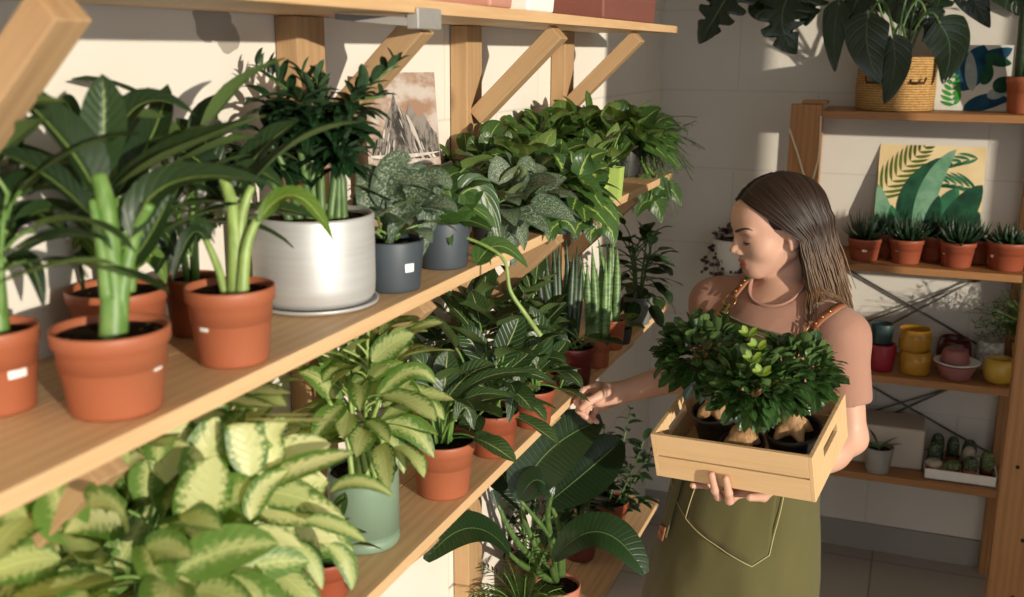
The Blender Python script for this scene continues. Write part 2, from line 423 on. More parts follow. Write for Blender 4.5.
def leaf(mb, p0, p1, p2, w, hint, shape='ovate', fold=.3, wave=0.0, nu=10, nv=3, rnd=None, mi=0, curl=0.0, notch=0):
    prof = SHAPES[shape]; L = (p2 - p0).length + 1e-6
    rnd = rng.random() if rnd is None else rnd
    ph = rng.random() * 6.28; vs = []; uv = []
    for i in range(nu + 1):
        t = i / nu
        c = p0 * ((1 - t) ** 2) + p1 * (2 * t * (1 - t)) + p2 * (t * t)
        T = ((p1 - p0) * (1 - t) + (p2 - p1) * t)
        T = T.normalized() if T.length > 1e-8 else (p2 - p0).normalized()
        S = T.cross(hint)
        S = S.normalized() if S.length > 1e-4 else T.orthogonal().normalized()
        N = S.cross(T)
        hw = max(prof(min(.999, max(.001, t))), .0) * w * .5
        if notch:
            k = t * notch + .15; fr = k - math.floor(k)
            nt = 1 - .62 * math.exp(-((fr - .5) / .16) ** 2) * (1 if .12 < t < .86 else 0)
        else: nt = 1
        for j in range(-nv, nv + 1):
            s = j / nv; a = abs(s)
            hw2 = hw * (nt if a > .55 else 1)
            h = fold * a * hw - curl * a * a * hw + wave * w * a * math.sin(t * 9 + ph + (1.7 if s > 0 else 0))
            q = c + S * (s * hw2) + N * h
            if shape == 'heart' and t < .3: q = q - T * (L * .14 * a * a * (1 - t / .3) * (1.6 - a))
            vs.append(clampv(q)); uv.append((.5 + s * .5, t))
    m = 2 * nv + 1
    fs = [(i * m + j, i * m + j + 1, (i + 1) * m + j + 1, (i + 1) * m + j) for i in range(nu) for j in range(m - 1)]
    mb.add(vs, fs, uv, rnd, mi)

def dirv(az, el): return V((math.cos(az) * math.cos(el), math.sin(az) * math.cos(el), math.sin(el)))
def U(a, b): return rng.uniform(a, b)

def hleaf(mb, base, mid, tip, d, w, face=.5, shape='ovate', fold=.3, d1=None, dm=None, wave=.02, nu=14, nv=4, side=None, curl=0.0, rnd=None, notch=0, mi=0):
    d1 = d if d1 is None else d1; dm = (d + d1) / 2 if dm is None else dm
    p0, p2, m = at(*base, d), at(*tip, d1), at(*mid, dm)
    p1 = m * 2 - (p0 + p2) * .5
    tc = (CAM - m).normalized()
    hint = tc * face + V((0, 0, 1)) * (1 - face)
    if side is not None: hint = hint + RGT * side
    leaf(mb, p0, p1, p2, w * dm / FPX, hint, shape, fold, wave, nu, nv, rnd, mi, curl, notch)
    return p0, p1, p2

def htube(mb, pts, ds, rpx, seg=8):
    P = [at(x, y, d) for (x, y), d in zip(pts, ds)]
    # smooth through the points
    out = []
    for i in range(len(P) - 1):
        a, b, c, e = P[max(i - 1, 0)], P[i], P[i + 1], P[min(i + 2, len(P) - 1)]
        for k in range(5):
            t = k / 5
            out.append(.5 * ((2 * b) + (c - a) * t + (2 * a - 5 * b + 4 * c - e) * t * t + (3 * b - a - 3 * c + e) * t ** 3))
    out.append(P[-1])
    n = len(out)
    rp = rpx if isinstance(rpx, (list, tuple)) else (rpx, rpx)
    rad = [(rp[0] + (rp[1] - rp[0]) * i / (n - 1)) * ds[0] / FPX for i in range(n)]
    tube(mb, [clampv(p) for p in out], rad, seg)

def bush(mL, mS, c, n, L, wr, shape='ovate', h=(.02, .12), spread=.02, pet=(.03, .06), el=(20, 70), droop=(20, 60), az=None, stems=3,
         fold=.3, wave=.03, nu=8, nv=3, rs=.004, rp=.0022, up=True, curl=0.0, mi=0):
    """upright clump: thin stems, leaves set round them on stalks"""
    tops = []
    for k in range(stems):
        a = 2 * PI * k / max(1, stems) + U(0, 1); o = V((math.cos(a) * spread * U(.3, 1), math.sin(a) * spread * U(.3, 1), 0))
        top = c + o * 2.0 + V((0, 0, h[1] * U(.85, 1.1)))
        tops.append((c + o * .6, top))
        if mS is not None and h[1] > .03: tube(mS, bez(c + o * .6, c + o * .9 + V((0, 0, h[1] * .6)), top, 6), [rs * (1 - .5 * i / 6) for i in range(7)], 6)
    for i in range(n):
        b0, b1 = tops[i % stems]
        f = h[0] / max(h[1], 1e-6) + (1 - h[0] / max(h[1], 1e-6)) * ((i // stems) + U(0, .8)) / max(1, math.ceil(n / stems))
        f = min(1.0, f)
        b = b0.lerp(b1, f)
        a = (i * 2.39996 + U(-.4, .4)) if az is None else math.radians(U(*az))
        e = math.radians(el[0] + (el[1] - el[0]) * f + U(-12, 12))
        p = b + dirv(a, e) * U(*pet)
        Ln = U(*L); e2 = e - math.radians(U(*droop)); em = e - math.radians(U(*droop)) * .25
        p1 = p + dirv(a, em) * Ln * .5; p2 = p1 + dirv(a + U(-.25, .25), e2) * Ln * .5
        hint = V((0, 0, 1)) * math.cos(em) - dirv(a, 0) * math.sin(em) + V((U(-.35, .35), U(-.35, .35), 0))
        if mS is not None and pet[1] > .004: tube(mS, [clampv(q) for q in bez(b, b + dirv(a, min(1.4, e + .3)) * (p - b).length * .5, p, 4)], rp, 5, False)
        leaf(mL, p, p1, p2, Ln * wr * U(.85, 1.15), hint, shape, fold, wave, nu, nv, None, mi, curl)

def cloud(mL, c, rad, n, L, wr, shape='ovate', nu=4, nv=1, fold=.3, down=0.0, inner=.35, mi=0, lit=0.0, low=-1.0, face=0.0):
    """dense crown of small leaves: points on and in an ellipsoid, leaves pointing outwards"""
    for i in range(n):
        while True:
            d = V((rng.gauss(0, 1), rng.gauss(0, 1), rng.gauss(0, 1))).normalized()
            if d.z > low: break
        k = U(inner, 1) ** .5
        p = c + V((d.x * rad[0], d.y * rad[1], d.z * rad[2])) * k
        dd = (d + V((U(-.6, .6), U(-.6, .6), U(-.5, .7) - down))).normalized()
        Ln = U(*L)
        p1 = p + dd * Ln * .5 + V((0, 0, .08 * Ln)); p2 = p + dd * Ln - V((0, 0, .12 * Ln + down * .3 * Ln))
        hint = V((U(-.5, .5), U(-.5, .5), 1)) + d * .5 + V((.8, -.6, .0)) * face
        leaf(mL, p, p1, p2, Ln * wr, hint, shape, fold, 0, nu, nv, None, mi)

# ------------------------------------------------------------------ pots
def pot(root, c, R, H, mat, style='nursery', sticker=None, soil=True, taper=.78, seg=36, fill=.9):
    mb = MB()
    if style == 'nursery':
        b = R * taper; rh = H * .2
        prof = [(0, .001), (b * .97, 0), (b, .003), (R * .93, H - rh), (R * .985, H - rh + .002), (R, H - .003), (R * .99, H), (R * .955, H), (R * .94, H - .004), (R * .9, H * .55), (0, H * .55)]
    elif style == 'cyl':
        prof = [(0, .001), (R * .8, 0), (R * .92, H * .02), (R * .985, H * .09), (R, H * .25), (R, H - .004), (R * .985, H), (R * .95, H), (R * .93, H - .005), (R * .92, H * .5), (0, H * .5)]
    elif style == 'straight':
        prof = [(0, .001), (R * .96, 0), (R, .004), (R, H * .17), (R * .93, H * .172), (R * .93, H * .188), (R, H * .192), (R, H - .003), (R * .985, H), (R * .95, H), (R * .93, H - .005), (R * .92, H * .5), (0, H * .5)]
    elif style == 'bowl':
        prof = [(0, .001), (R * .6, 0), (R * .82, H * .2), (R * .97, H * .6), (R, H - .003), (R * .985, H), (R * .94, H), (R * .9, H * .6), (0, H * .4)]
    elif style == 'plain':
        prof = [(0, .001), (R * taper, 0), (R * taper + .001, .003), (R, H - .003), (R * .985, H), (R * .94, H), (R * .92, H - .005), (R * .85, H * .5), (0, H * .5)]
    lathe(mb, prof, c, seg)
    o = mb.build('pot', mat, root)
    if sticker:
        az, f, wd, hg = sticker; mb = MB(); vs = []
        rr = R * (taper + (1 - taper) * f * .8) * (.985 if style == 'nursery' else 1.0) + .0012
        if style in ('straight', 'cyl'): rr = R + .001
        if style == 'plain': rr = R * (taper + (1 - taper) * (f + .5 * hg / H)) + .0012
        if style == 'nursery' and f > .78: rr = R + .001
        for k in range(5):
            a = az + (k / 4 - .5) * wd / rr
            for s in (-.5, .5): vs.append((c[0] + math.cos(a) * rr, c[1] + math.sin(a) * rr, c[2] + H * f + s * hg))
        mb.add(vs, [(2 * k, 2 * k + 2, 2 * k + 3, 2 * k + 1) for k in range(4)])
        st = mb.build('sticker', STICK, o); st['label'] = 'white paper sticker'
    zs = H * fill
    if soil:
        mb = MB(); vs = []; fs = []; ns = 24
        Rs = R * (.93 if style != 'bowl' else .9)
        rings = [0, .3, .6, .85, 1.0]
        for ri, f in enumerate(rings):
            for k in range(ns):
                a = 2 * PI * k / ns; x = math.cos(a) * Rs * f; y = math.sin(a) * Rs * f
                hz = zs + mnoise.noise(V((x * 60 + c[0] * 9, y * 60 + c[1] * 7, 0))) * R * .06 * (1 if f < 1 else .3)
                vs.append((c[0] + x, c[1] + y, c[2] + hz))
        fs = [(i * ns + k, i * ns + (k + 1) % ns, (i + 1) * ns + (k + 1) % ns, (i + 1) * ns + k) for i in range(len(rings) - 1) for k in range(ns)]
        mb.add(vs, fs); mb.build('soil', SOIL, root)
    return c + V((0, 0, zs))

def potted(name, label, cat, px, py, z, wpx, hpx, mat, style='nursery', group=None, sticker=None, taper=.78, loc=None, R=None, H=None, fill=.9):
    c = loc if loc is not None else onz(px, py, z)
    dd = depth(c)
    R = R if R else wpx * .5 * dd / FPX; H = H if H else hpx * dd / FPX
    c = V((max(c.x, R + .006), min(c.y, YB - R - .01), c.z + .0008))
    t = thing(name, label, cat, c, group)
    s = pot(t, c, R, H, mat, style, sticker, True, taper, fill=fill)
    return t, c, R, H, s

# leaf materials
LF_LILY = m_leaf('broad_leaf', '#304d27', '#192f16', '#7d984a', '#3f5f36', 10, .07, .2, 2.2, rough=.4, under='#6f8c4c', vein_fade=.3)
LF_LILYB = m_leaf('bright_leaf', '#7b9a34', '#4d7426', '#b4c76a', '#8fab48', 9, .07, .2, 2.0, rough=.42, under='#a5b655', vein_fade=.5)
LF_DARK = m_leaf('dark_leaf', '#21401f', '#132a13', '#4f6e3c', None, 9, .05, rough=.34, under='#4a6a3c')
LF_VAR = m_leaf('variegated_leaf', '#5c8a34', '#3b6a22', '#d9dda0', None, 9, .05, .2, 1.9, blotch='#d6dc9c', amt=.66, rough=.4, trans=.4, under='#c6cf92')
LF_VARG = m_leaf('lime_variegated_leaf', '#6a9440', '#44702c', '#c8d48a', None, 9, .05, .2, 1.9, blotch='#b3c27c', amt=.46, rough=.4, trans=.4, under='#b6c47c')
LF_LINE = m_leaf('pinstripe_leaf', '#37562a', '#223f1e', '#a3b478', '#9fb078', 10, .06, .15, 2.4, rough=.36, under='#6f8a50', vein_fade=.55)
LF_SILV = m_leaf('silver_leaf', '#4d6546', '#38523a', '#657f50', None, 8, .04, blotch='#93a088', blotch_mode='speck', bscale=16, rough=.5, under='#8ea06c')
LF_POTH = m_leaf('trailing_leaf', '#42682c', '#294a1e', '#93ad58', '#557a3a', 6, .06, .2, 2.0, rough=.35, under='#7d9a52', vein_fade=.4)
LF_BRAS = m_leaf('striped_heart_leaf', '#436c2f', '#2c4f22', '#a9bf5c', '#5f8340', 7, .05, .16, 2.2, blotch='#7f9846', blotch_mode='stripe', amt=.15, bscale=4, rough=.35, under='#8aa558', vein_fade=.35)
LF_FICUS = m_leaf('glossy_small_leaf', '#3a662e', '#1e3c19', '#5d8044', None, 8, .07, rough=.22, under='#6c8a50', spec=.7, trans=.2)
LF_FICN = m_leaf('young_lime_leaf', '#8fb23a', '#6d9630', '#b6cc66', None, 8, .07, rough=.3, under='#a3ba58')
LF_MON = m_leaf('split_leaf', '#1a331b', '#101f10', '#41593a', '#24402a', 7, .04, .12, 2.0, rough=.25, under='#3c5834', vein_fade=.35, trans=.15)
LF_BIRD = m_leaf('paddle_leaf', '#23401f', '#152c15', '#5f7c48', '#2c4a28', 22, .03, .2, 1.4, rough=.36, under='#55753d', vein_fade=.5, trans=.2)
LF_ZZ = m_leaf('zz_leaf', '#26452a', '#142c18', '#4b6a42', None, 8, .05, rough=.24, under='#4c6a48', spec=.6, trans=.15)
LF_GRASS = m_leaf('fine_leaf', '#4c6a2c', '#2e4a1e', '#6f8a44', None, 8, .05, rough=.45, under='#6d8846')
LF_ALOE = m_leaf('succulent_leaf', '#27472c', '#17301d', '#3f6040', None, 8, .03, rough=.35, under='#2a4a2c', trans=.05)
LF_WINE = m_leaf('wine_red_leaf', '#4a2a2c', '#2f1a1c', '#6d4444', None, 8, .05, rough=.4, under='#6a3a3e')
ST_GREEN = m_stem('green_stem', '#567a34', '#6f8d48'); ST_DARK = m_stem('dark_stem', '#3f5a2c', '#59743a'); ST_PALE = m_stem('pale_stem', '#8fa558', '#788f48')
ST_BROWN = m_stem('brown_stem', '#6a4a2c', '#8a6238'); ROOT = m_stem('swollen_root', '#b08a5e', '#8a6742', .6)

# ================================================================== upper plant shelf (A)
GT = 'terracotta pots on the upper plant shelf'
# -- tall broad-leaved plant in the front terracotta pot
CL.update(zmax=9, zmin=ZA + .012)
t, c, R, H, s = potted('potted_plant', 'large broad-leaved plant with one thick stem in the frontmost terracotta pot, sharp white sticker', 'plant', 117, 408, ZA, 114, 84, TERRA, group=GT, sticker=(.10, .60, .014, .014))
d = depth(s); mL, mS = MB(), MB()
htube(mS, [(113, 345), (114, 300), (111, 255), (106, 205), (98, 175)], [d] * 5, (15, 8), 12)
htube(mS, [(118, 345), (122, 290), (135, 235), (150, 205)], [d, d, d, d - .02], (10, 5), 10)
htube(mS, [(108, 300), (100, 240), (92, 200)], [d - .01] * 3, (8, 4), 8)
hleaf(mL, (96, 195), (62, 140), (-4, 74), d, 74, .35, 'lance', .55, d1=d - .03, side=.5)
hleaf(mL, (100, 178), (104, 120), (102, 74), d + .04, 58, .8, 'lance', .5)
hleaf(mL, (110, 190), (185, 150), (266, 116), d + .02, 62, .25, 'lance', .5, d1=d + .1, side=-.4)
hleaf(mL, (104, 175), (140, 105), (198, 118), d + .08, 40, .35, 'lance', .5, d1=d + .15)
hleaf(mL, (130, 238), (175, 182), (272, 186), d - .01, 56, .35, 'lance', .35, d1=d, side=.2)
hleaf(mL, (90, 215), (40, 172), (-18, 148), d - .01, 46, .3, 'lance', .5, d1=d - .05)
hleaf(mL, (118, 266), (60, 265), (-20, 292), d - .05, 26, -.2, 'lance', .5, d1=d - .12)
hleaf(mL, (124, 270), (150, 235), (172, 190), d + .04, 40, .5, 'lance', .4)
hleaf(mL, (100, 240), (50, 210), (8, 240), d + .06, 40, .3, 'lance', .4, d1=d + .03)
hleaf(mL, (100, 220), (60, 180), (28, 196), d + .1, 50, .4, 'lance', .4)
hleaf(mL, (112, 200), (150, 140), (168, 84), d + .12, 44, .5, 'lance', .4, d1=d + .2)
mL.build('foliage', LF_LILY, t); mS.build('stem', ST_GREEN, t)

# -- pot cut by the left edge
t, c, R, H, s = potted('potted_plant', 'terracotta pot at the near end of the upper plant shelf, cut by the picture edge', 'plant', 2, 408, ZA, 84, 84, TERRA, group=GT, sticker=(-.25, .52, .02, .012))
d = depth(s); mL, mS = MB(), MB()
htube(mS, [(0, 335), (-3, 280), (-8, 225)], [d] * 3, (10, 6), 8)
hleaf(mL, (-5, 240), (15, 190), (52, 172), d - .02, 50, .3, 'lance', .4)
hleaf(mL, (0, 250), (30, 215), (70, 236), d + .06, 44, .4, 'lance', .4)
hleaf(mL, (0, 270), (28, 262), (44, 310), d + .05, 26, .4, 'lance', .4)
hleaf(mL, (-6, 250), (-20, 200), (-30, 160), d, 50, .5, 'lance', .4)
hleaf(mL, (-6, 230), (10, 150), (46, 120), d + .12, 50, .4, 'lance', .4)
bush(mL, mS, s, 22, (.10, .16), .32, 'lance', (.06, .16), .02, (.02, .05), (0, 70), (20, 70), stems=4, rs=.004)
mL.build('foliage', LF_LILY, t); mS.build('stem', ST_GREEN, t)

# -- pot behind the front one
t, c, R, H, s = potted('potted_plant', 'terracotta pot half hidden behind the frontmost potted plant', 'plant', 122, 352, ZA, 98, 66, TERRA, group=GT)
d = depth(s); mL, mS = MB(), MB()
htube(mS, [(118, 296), (112, 240), (104, 180)], [d] * 3, (7, 4), 8); htube(mS, [(130, 296), (136, 240), (150, 200)], [d] * 3, (6, 3), 8)
for b, m, tp, w, f in (((108, 220), (86, 160), (60, 118), 44, .4), ((106, 200), (118, 150), (140, 92), 46, .5), ((140, 230), (170, 190), (204, 176), 40, .35),
                       ((110, 240), (70, 225), (30, 268), 36, .4), ((100, 200), (60, 160), (30, 130), 46, .4), ((146, 240), (165, 232), (176, 262), 22, .5),
                       ((120, 280), (60, 250), (60, 300), 20, .5), ((130, 262), (160, 250), (164, 285), 24, .6)):
    hleaf(mL, b, m, tp, d, w, f, 'lance', .4, d1=d + U(-.03, .08))
bush(mL, mS, s, 26, (.10, .17), .30, 'lance', (.05, .13), .02, (.02, .05), (5, 60), (20, 70), stems=4, rs=.004)
mL.build('foliage', LF_LILY, t)
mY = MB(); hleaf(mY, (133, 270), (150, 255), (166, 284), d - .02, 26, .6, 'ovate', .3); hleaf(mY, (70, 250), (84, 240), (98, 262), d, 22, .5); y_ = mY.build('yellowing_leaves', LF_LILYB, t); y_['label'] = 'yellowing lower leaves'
mS.build('stem', ST_GREEN, t)

# -- third terracotta pot near the wall
t, c, R, H, s = potted('potted_plant', 'terracotta pot near the wall with upright slim dark leaves, left of the big silver pot', 'plant', 196, 333, ZA, 58, 58, TERRA, group=GT)
mL, mS = MB(), MB()
bush(mL, mS, s, 22, (.10, .17), .28, 'lance', (.03, .16), .016, (.03, .06), (15, 70), (30, 80), stems=5, rs=.005)
mL.build('foliage', LF_LILY, t); mS.build('stem', ST_GREEN, t)

# -- fourth: bright stemmed plant right before the silver pot
t, c, R, H, s = potted('potted_plant', 'terracotta pot with smooth pale green stems and an arching yellow-green leaf, before the silver pot', 'plant', 234, 360, ZA, 88, 76, TERRA, group=GT, sticker=(-1.68, .55, .013, .010))
d = depth(s); mL, mS, mY = MB(), MB(), MB()
htube(mS, [(236, 298), (236, 250), (232, 205), (222, 176)], [d] * 4, (10, 5), 10)
htube(mS, [(242, 298), (246, 250), (256, 222), (272, 207)], [d - .01] * 4, (7, 3), 10)
htube(mS, [(226, 298), (218, 268), (206, 240)], [d] * 3, (5, 3), 8)
htube(mS, [(238, 270), (242, 215), (252, 186)], [d] * 3, (7, 4), 8)
hleaf(mL, (248, 190), (300, 142), (369, 121), d, 40, .15, 'lance', .4, d1=d + .06, side=-.5)
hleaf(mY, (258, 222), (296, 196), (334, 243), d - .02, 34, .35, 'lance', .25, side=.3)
hleaf(mL, (226, 190), (205, 130), (232, 92), d + .12, 44, .4, 'lance', .4)
hleaf(mL, (228, 186), (180, 150), (150, 150), d + .05, 46, .35, 'lance', .4)
hleaf(mL, (236, 190), (262, 150), (300, 120), d + .1, 44, .35, 'lance', .4)
hleaf(mL, (222, 200), (190, 180), (172, 205), d + .04, 36, .4, 'lance', .4)
hleaf(mL, (206, 240), (190, 236), (172, 282), d, 22, .5, 'lance', .35)
hleaf(mL, (206, 245), (200, 225), (180, 246), d + .03, 22, .5, 'lance', .35)
hleaf(mL, (240, 200), (250, 170), (286, 190), d + .04, 34, .4, 'lance', .35)
hleaf(mL, (220, 190), (200, 150), (176, 118), d + .14, 44, .5, 'lance', .4)
mL.build('foliage', LF_LILY, t); y_ = mY.build('arching_leaf', LF_LILYB, t); y_['label'] = 'sunlit yellow-green arching leaf'; mS.build('stem', ST_PALE, t)  # sunlit look of the arching leaf is put into its brighter green

# -- big silver pot on a saucer, ZZ-like plant
c = onz(316, 303, ZA); dd = depth(c); R = 60 * dd / FPX; H = 87 * dd / FPX
c = V((max(c.x, R + .016), c.y, ZA + .006))
t = thing('potted_plant', 'dark feathery-topped plant in a big round silver pot on a saucer', 'plant', V((c.x, c.y, ZA + .0006)))
mb = MB(); lathe(mb, [(0, .0), (R * .95, 0), (R * 1.04, .004), (R * 1.05, .008), (R * 1.0, .0075), (R * .9, .005), (0, .005)], (c.x, c.y, ZA + .0006), 48); mb.build('saucer', SILVER, t)
s = pot(t, c, R, H, SILVER, 'cyl', seg=56, fill=.93); d = depth(s)
mL, mS = MB(), MB()
zs = [((300, 222), (285, 170), (262, 130)), ((322, 222), (318, 150), (300, 100)), ((338, 222), (340, 165), (352, 100)), ((310, 222), (300, 150), (270, 100)),
      ((330, 222), (335, 160), (325, 115)), ((290, 222), (270, 180), (240, 150)), ((315, 222), (312, 160), (318, 110)), ((344, 222), (342, 180), (338, 140))]
for sp_, (b, m, tp) in enumerate(zs):
    htube(mS, [b, m, tp], [d, d, d + U(-.04, .04)], (5, 2.4), 8)
    P0, P1, P2 = at(*b, d), at(*m, d), at(*tp, d + U(-.04, .04))
    for i in range(44):
        f = (.62 if sp_ % 2 else .5) + (.38 if sp_ % 2 else .5) * (i / 43); q = P0 * (1 - f) ** 2 + P1 * 2 * f * (1 - f) + P2 * f * f
        a = U(0, 6.28); e = math.radians(U(-10, 55)); Ln = U(.046, .068)
        leaf(mL, q, q + dirv(a, e) * Ln * .5, q + dirv(a, e - .5) * Ln, Ln * .48, V((0, 0, 1)) + V((U(-.3, .3), U(-.3, .3), 0)), 'ovate', .35, 0, 5, 2)
for b, tp in (((352, 100), (398, 62)), ((352, 100), (384, 96)), ((300, 100), (256, 66)), ((318, 110), (300, 70)), ((325, 115), (316, 76))):
    P0, P2 = at(*b, d), at(*tp, d)
    for i in range(16):
        f = i / 15; q = P0.lerp(P2, f); a = U(0, 6.28); Ln = U(.03, .05) * (1 - f * .3)
        dv = (dirv(a, U(-.1, .5)) + (P2 - P0).normalized() * .9).normalized()
        leaf(mL, q, q + dv * Ln * .5 + V((0, 0, .004)), q + dv * Ln, Ln * .45, V((0, 0, 1)) + V((U(-.3, .3), U(-.3, .3), 0)), 'ovate', .35, 0, 5, 2)
    tube(mS, bez(P0, P0.lerp(P2, .5), P2, 4), .0025, 6)
mL.build('foliage', LF_ZZ, t); mS.build('stem', ST_DARK, t)

# -- silver-speckled trailing plant in the charcoal pot
GC = 'charcoal pots on the upper plant shelf'
t, c, R, H, s = potted('potted_plant', 'silvery green spotted-leaf plant in a charcoal pot with a white sticker', 'plant', 392, 288, ZA, 66, 50, CHAR, 'plain', GC, sticker=(-.5, .5, .016, .013), taper=.84)
d = depth(s); mL, mS = MB(), MB()
CL['zmin'] = ZA + .012
for b, m, tp, w, f in (((392, 205), (425, 190), (422, 258), 48, .8), ((385, 215), (402, 178), (440, 196), 46, .4), ((380, 215), (370, 180), (352, 172), 44, .5),
                       ((392, 210), (396, 168), (412, 160), 44, .6), ((396, 220), (400, 205), (388, 250), 36, .8), ((385, 220), (420, 200), (444, 215), 40, .5),
                       ((390, 210), (380, 182), (392, 166), 40, .6), ((384, 215), (366, 200), (360, 228), 36, .6), ((400, 215), (430, 180), (452, 188), 40, .5)):
    P0, P1, P2 = hleaf(mL, b, m, tp, d - .01, w, f, 'heart', .15, d1=d + U(-.03, .03), wave=.03)
    tube(mS, bez(s + V((U(-.01, .01), U(-.01, .01), 0)), (s + P0) * .5 + V((0, 0, .02)), P0, 5), .002, 6)
bush(mL, mS, s, 14, (.05, .075), .75, 'heart', (.0, .03), .015, (.03, .06), (20, 60), (40, 90), stems=4, fold=.15)
mL.build('foliage', LF_SILV, t); mS.build('stem', ST_GREEN, t)

# -- second charcoal pot: grey-green heart leaves, a long trailing stem hanging down
t, c, R, H, s = potted('potted_plant', 'heart-leaved vine in a charcoal pot, one pale stem hanging far down below the shelf', 'plant', 443, 266, ZA, 56, 46, CHAR, 'plain', GC, taper=.84)
d = depth(s); mL, mS, mV = MB(), MB(), MB()
for b, m, tp, w, f in (((440, 222), (464, 205), (496, 228), 40, .5), ((446, 215), (480, 190), (500, 250), 34, .8), ((436, 220), (420, 195), (404, 196), 34, .4), ((440, 215), (446, 180), (470, 172), 38, .5),
                       ((440, 226), (446, 228), (452, 246), 20, .8), ((440, 220), (470, 195), (478, 188), 34, .5), ((436, 225), (446, 236), (466, 247), 24, .7), ((450, 222), (456, 205), (440, 182), 34, .6)):
    P0, P1, P2 = hleaf(mL, b, m, tp, d - .02, w, f, 'heart', .15, d1=d + U(-.05, .02))
    tube(mS, bez(s, (s + P0) * .5 + V((0, 0, .02)), P0, 5), .002, 6)
bush(mL, mS, s, 16, (.05, .08), .7, 'heart', (.0, .04), .015, (.03, .07), (20, 60), (40, 90), stems=4, fold=.15)
CL['zmin'] = -9
hleaf(mL, (478, 262), (500, 246), (528, 268), d - .01, 26, .5, 'heart', .2, rnd=.9)
tube(mV, bez(s, s + V((.02, -.01, .04)), at(450, 232, d), 6), .0024, 8); htube(mV, [(450, 232), (486, 246), (505, 262), (510, 290), (524, 312), (535, 328), (541, 336)], [d, d - .02, d - .03, d - .03, d - .02, d - .02, d - .02], (1.5, 2.6), 8)
mL.build('foliage', LF_POTH, t); mS.build('stem', ST_GREEN, t); v_ = mV.build('trailing_stem', ST_PALE, t); v_['label'] = 'pale stem hanging below the shelf edge'

# -- the mass of trailing plants further along: one pot and one crown each
CL['zmin'] = ZA + .012
GP = 'trailing leafy plants along the far half of the upper shelf'
def trail(px, py, wpx, hpx, mat, lf, n, L, wr, crown, label, hang=(), shape='heart', style='plain', az=None, nm='trailing_plant', el=(5, 70), loc=None, csc=1.0):
    CL['zmin'] = ZA + .012
    t, c, R, H, s = potted(nm, label, 'plant', px, py, ZA, wpx, hpx, mat, style, GP, taper=.85, loc=loc)
    mL, mS = MB(), MB()
    bush(mL, mS, s, n // 2, L, wr, shape, (.0, crown * .45), .02, (.03, .07), el, (30, 95), stems=6, fold=.15, nu=7, nv=2, az=az)
    cloud(mL, s + V((.015, 0, crown * .25)), (.10 * csc, .12 * csc, crown * .5 + .02), int(n * 1.7), L, wr * 1.12, shape, 7, 2, .12, .25, .3, low=-.45, face=.6)
    CL['zmin'] = -9; d = depth(s)
    for pts in hang:
        ds = [d] + [d - .03] * (len(pts) - 1)
        htube(mS, pts, ds, (1.5, 1.1), 6)
        for i in range(1, len(pts)):
            for k in range(2):
                b = (pts[i][0] + U(-2, 2), pts[i][1] + U(-2, 2)); sg = 1 if k else -1
                hleaf(mL, b, (b[0] + sg * 9, b[1] + 4), (b[0] + sg * U(10, 17), b[1] + U(16, 26)), d - .03, U(19, 25), .7, shape, .15, nu=8, nv=3)
    mL.build('foliage', lf, t); mS.build('stem', ST_BROWN if lf is LF_BRAS else ST_GREEN, t)
    return t
trail(492, 243, 44, 40, BLACKPOT, LF_SILV, 26, (.06, .085), .72, .05, 'silver-flecked vine in a dark pot with leaves falling over the shelf edge', [[(500, 214), (503, 232), (500, 246)], [(496, 212), (512, 228)]])
trail(478, 222, 44, 36, BLACKPOT, LF_POTH, 40, (.055, .08), .66, .10, 'plain green bushy vine standing against the post beside the drawing', shape='ovate')
trail(528, 226, 40, 36, TERRA2, LF_BRAS, 44, (.06, .085), .7, .10, 'vine with yellow-striped heart leaves in the middle of the leafy mass', [[(534, 200), (540, 222)]])
trail(562, 232, 38, 34, CHAR, LF_BRAS, 22, (.06, .08), .72, .08, 'vine with hanging stems of round leaves above the spiky snake plants', [[(572, 205), (590, 218), (601, 228)], [(560, 205), (562, 222)]], csc=.6)
trail(522, 196, 40, 36, BLACKPOT, LF_POTH, 44, (.06, .085), .68, .12, 'dark green vine reaching up to the shelf brace near the wall')
trail(572, 192, 36, 34, BLACKPOT, LF_POTH, 40, (.065, .09), .72, .14, 'glossy green vine against the wall behind the lime green pots', csc=.8)
trail(624, 176, 32, 32, BLACKPOT, LF_POTH, 44, (.065, .095), .72, .11, 'glossy green vine above the far end of the shelf, drooping towards the woman', [[(640, 160), (652, 184), (650, 200)], [(646, 165), (664, 190)]])
CL['zmin'] = ZA + .012
# square lime green pots
def square_pot(px, py, label, lf):
    c = onz(px, py, ZA + .0008); d = depth(c); w = 19 * d / FPX; H = 32 * d / FPX
    t = thing('potted_plant', label, 'plant', c, 'square lime green pots')
    mb = MB(); vs = []
    for (f, z) in ((.82, 0), (1, H), (.93, H), (.88, H * .6)):
        for sx, sy in ((-1, -1), (1, -1), (1, 1), (-1, 1)): vs.append((c.x + sx * w / 2 * f, c.y + sy * w / 2 * f, c.z + z))
    fs = [(3, 2, 1, 0)] + [(4 * i + k, 4 * i + (k + 1) % 4, 4 * i + 4 + (k + 1) % 4, 4 * i + 4 + k) for i in range(3) for k in range(4)]
    mb.add(vs, fs); o = mb.build('pot', LIMEPOT, t, False)
    mb = MB(); mb.add(vs[12:16], [(0, 1, 2, 3)]); mb.build('soil', SOIL, t, False)
    mL, mS = MB(), MB(); bush(mL, mS, c + V((0, 0, H * .7)), 12, (.045, .065), .7, 'heart', (.02, .07), .008, (.02, .04), (40, 80), (10, 50), stems=4, fold=.15)
    mL.build('foliage', lf, t); mS.build('stem', ST_GREEN, t)
square_pot(597, 207, 'small vine in the nearer of two square lime green pots', LF_POTH)
square_pot(612, 199, 'small vine in the farther square lime green pot', LF_BRAS)
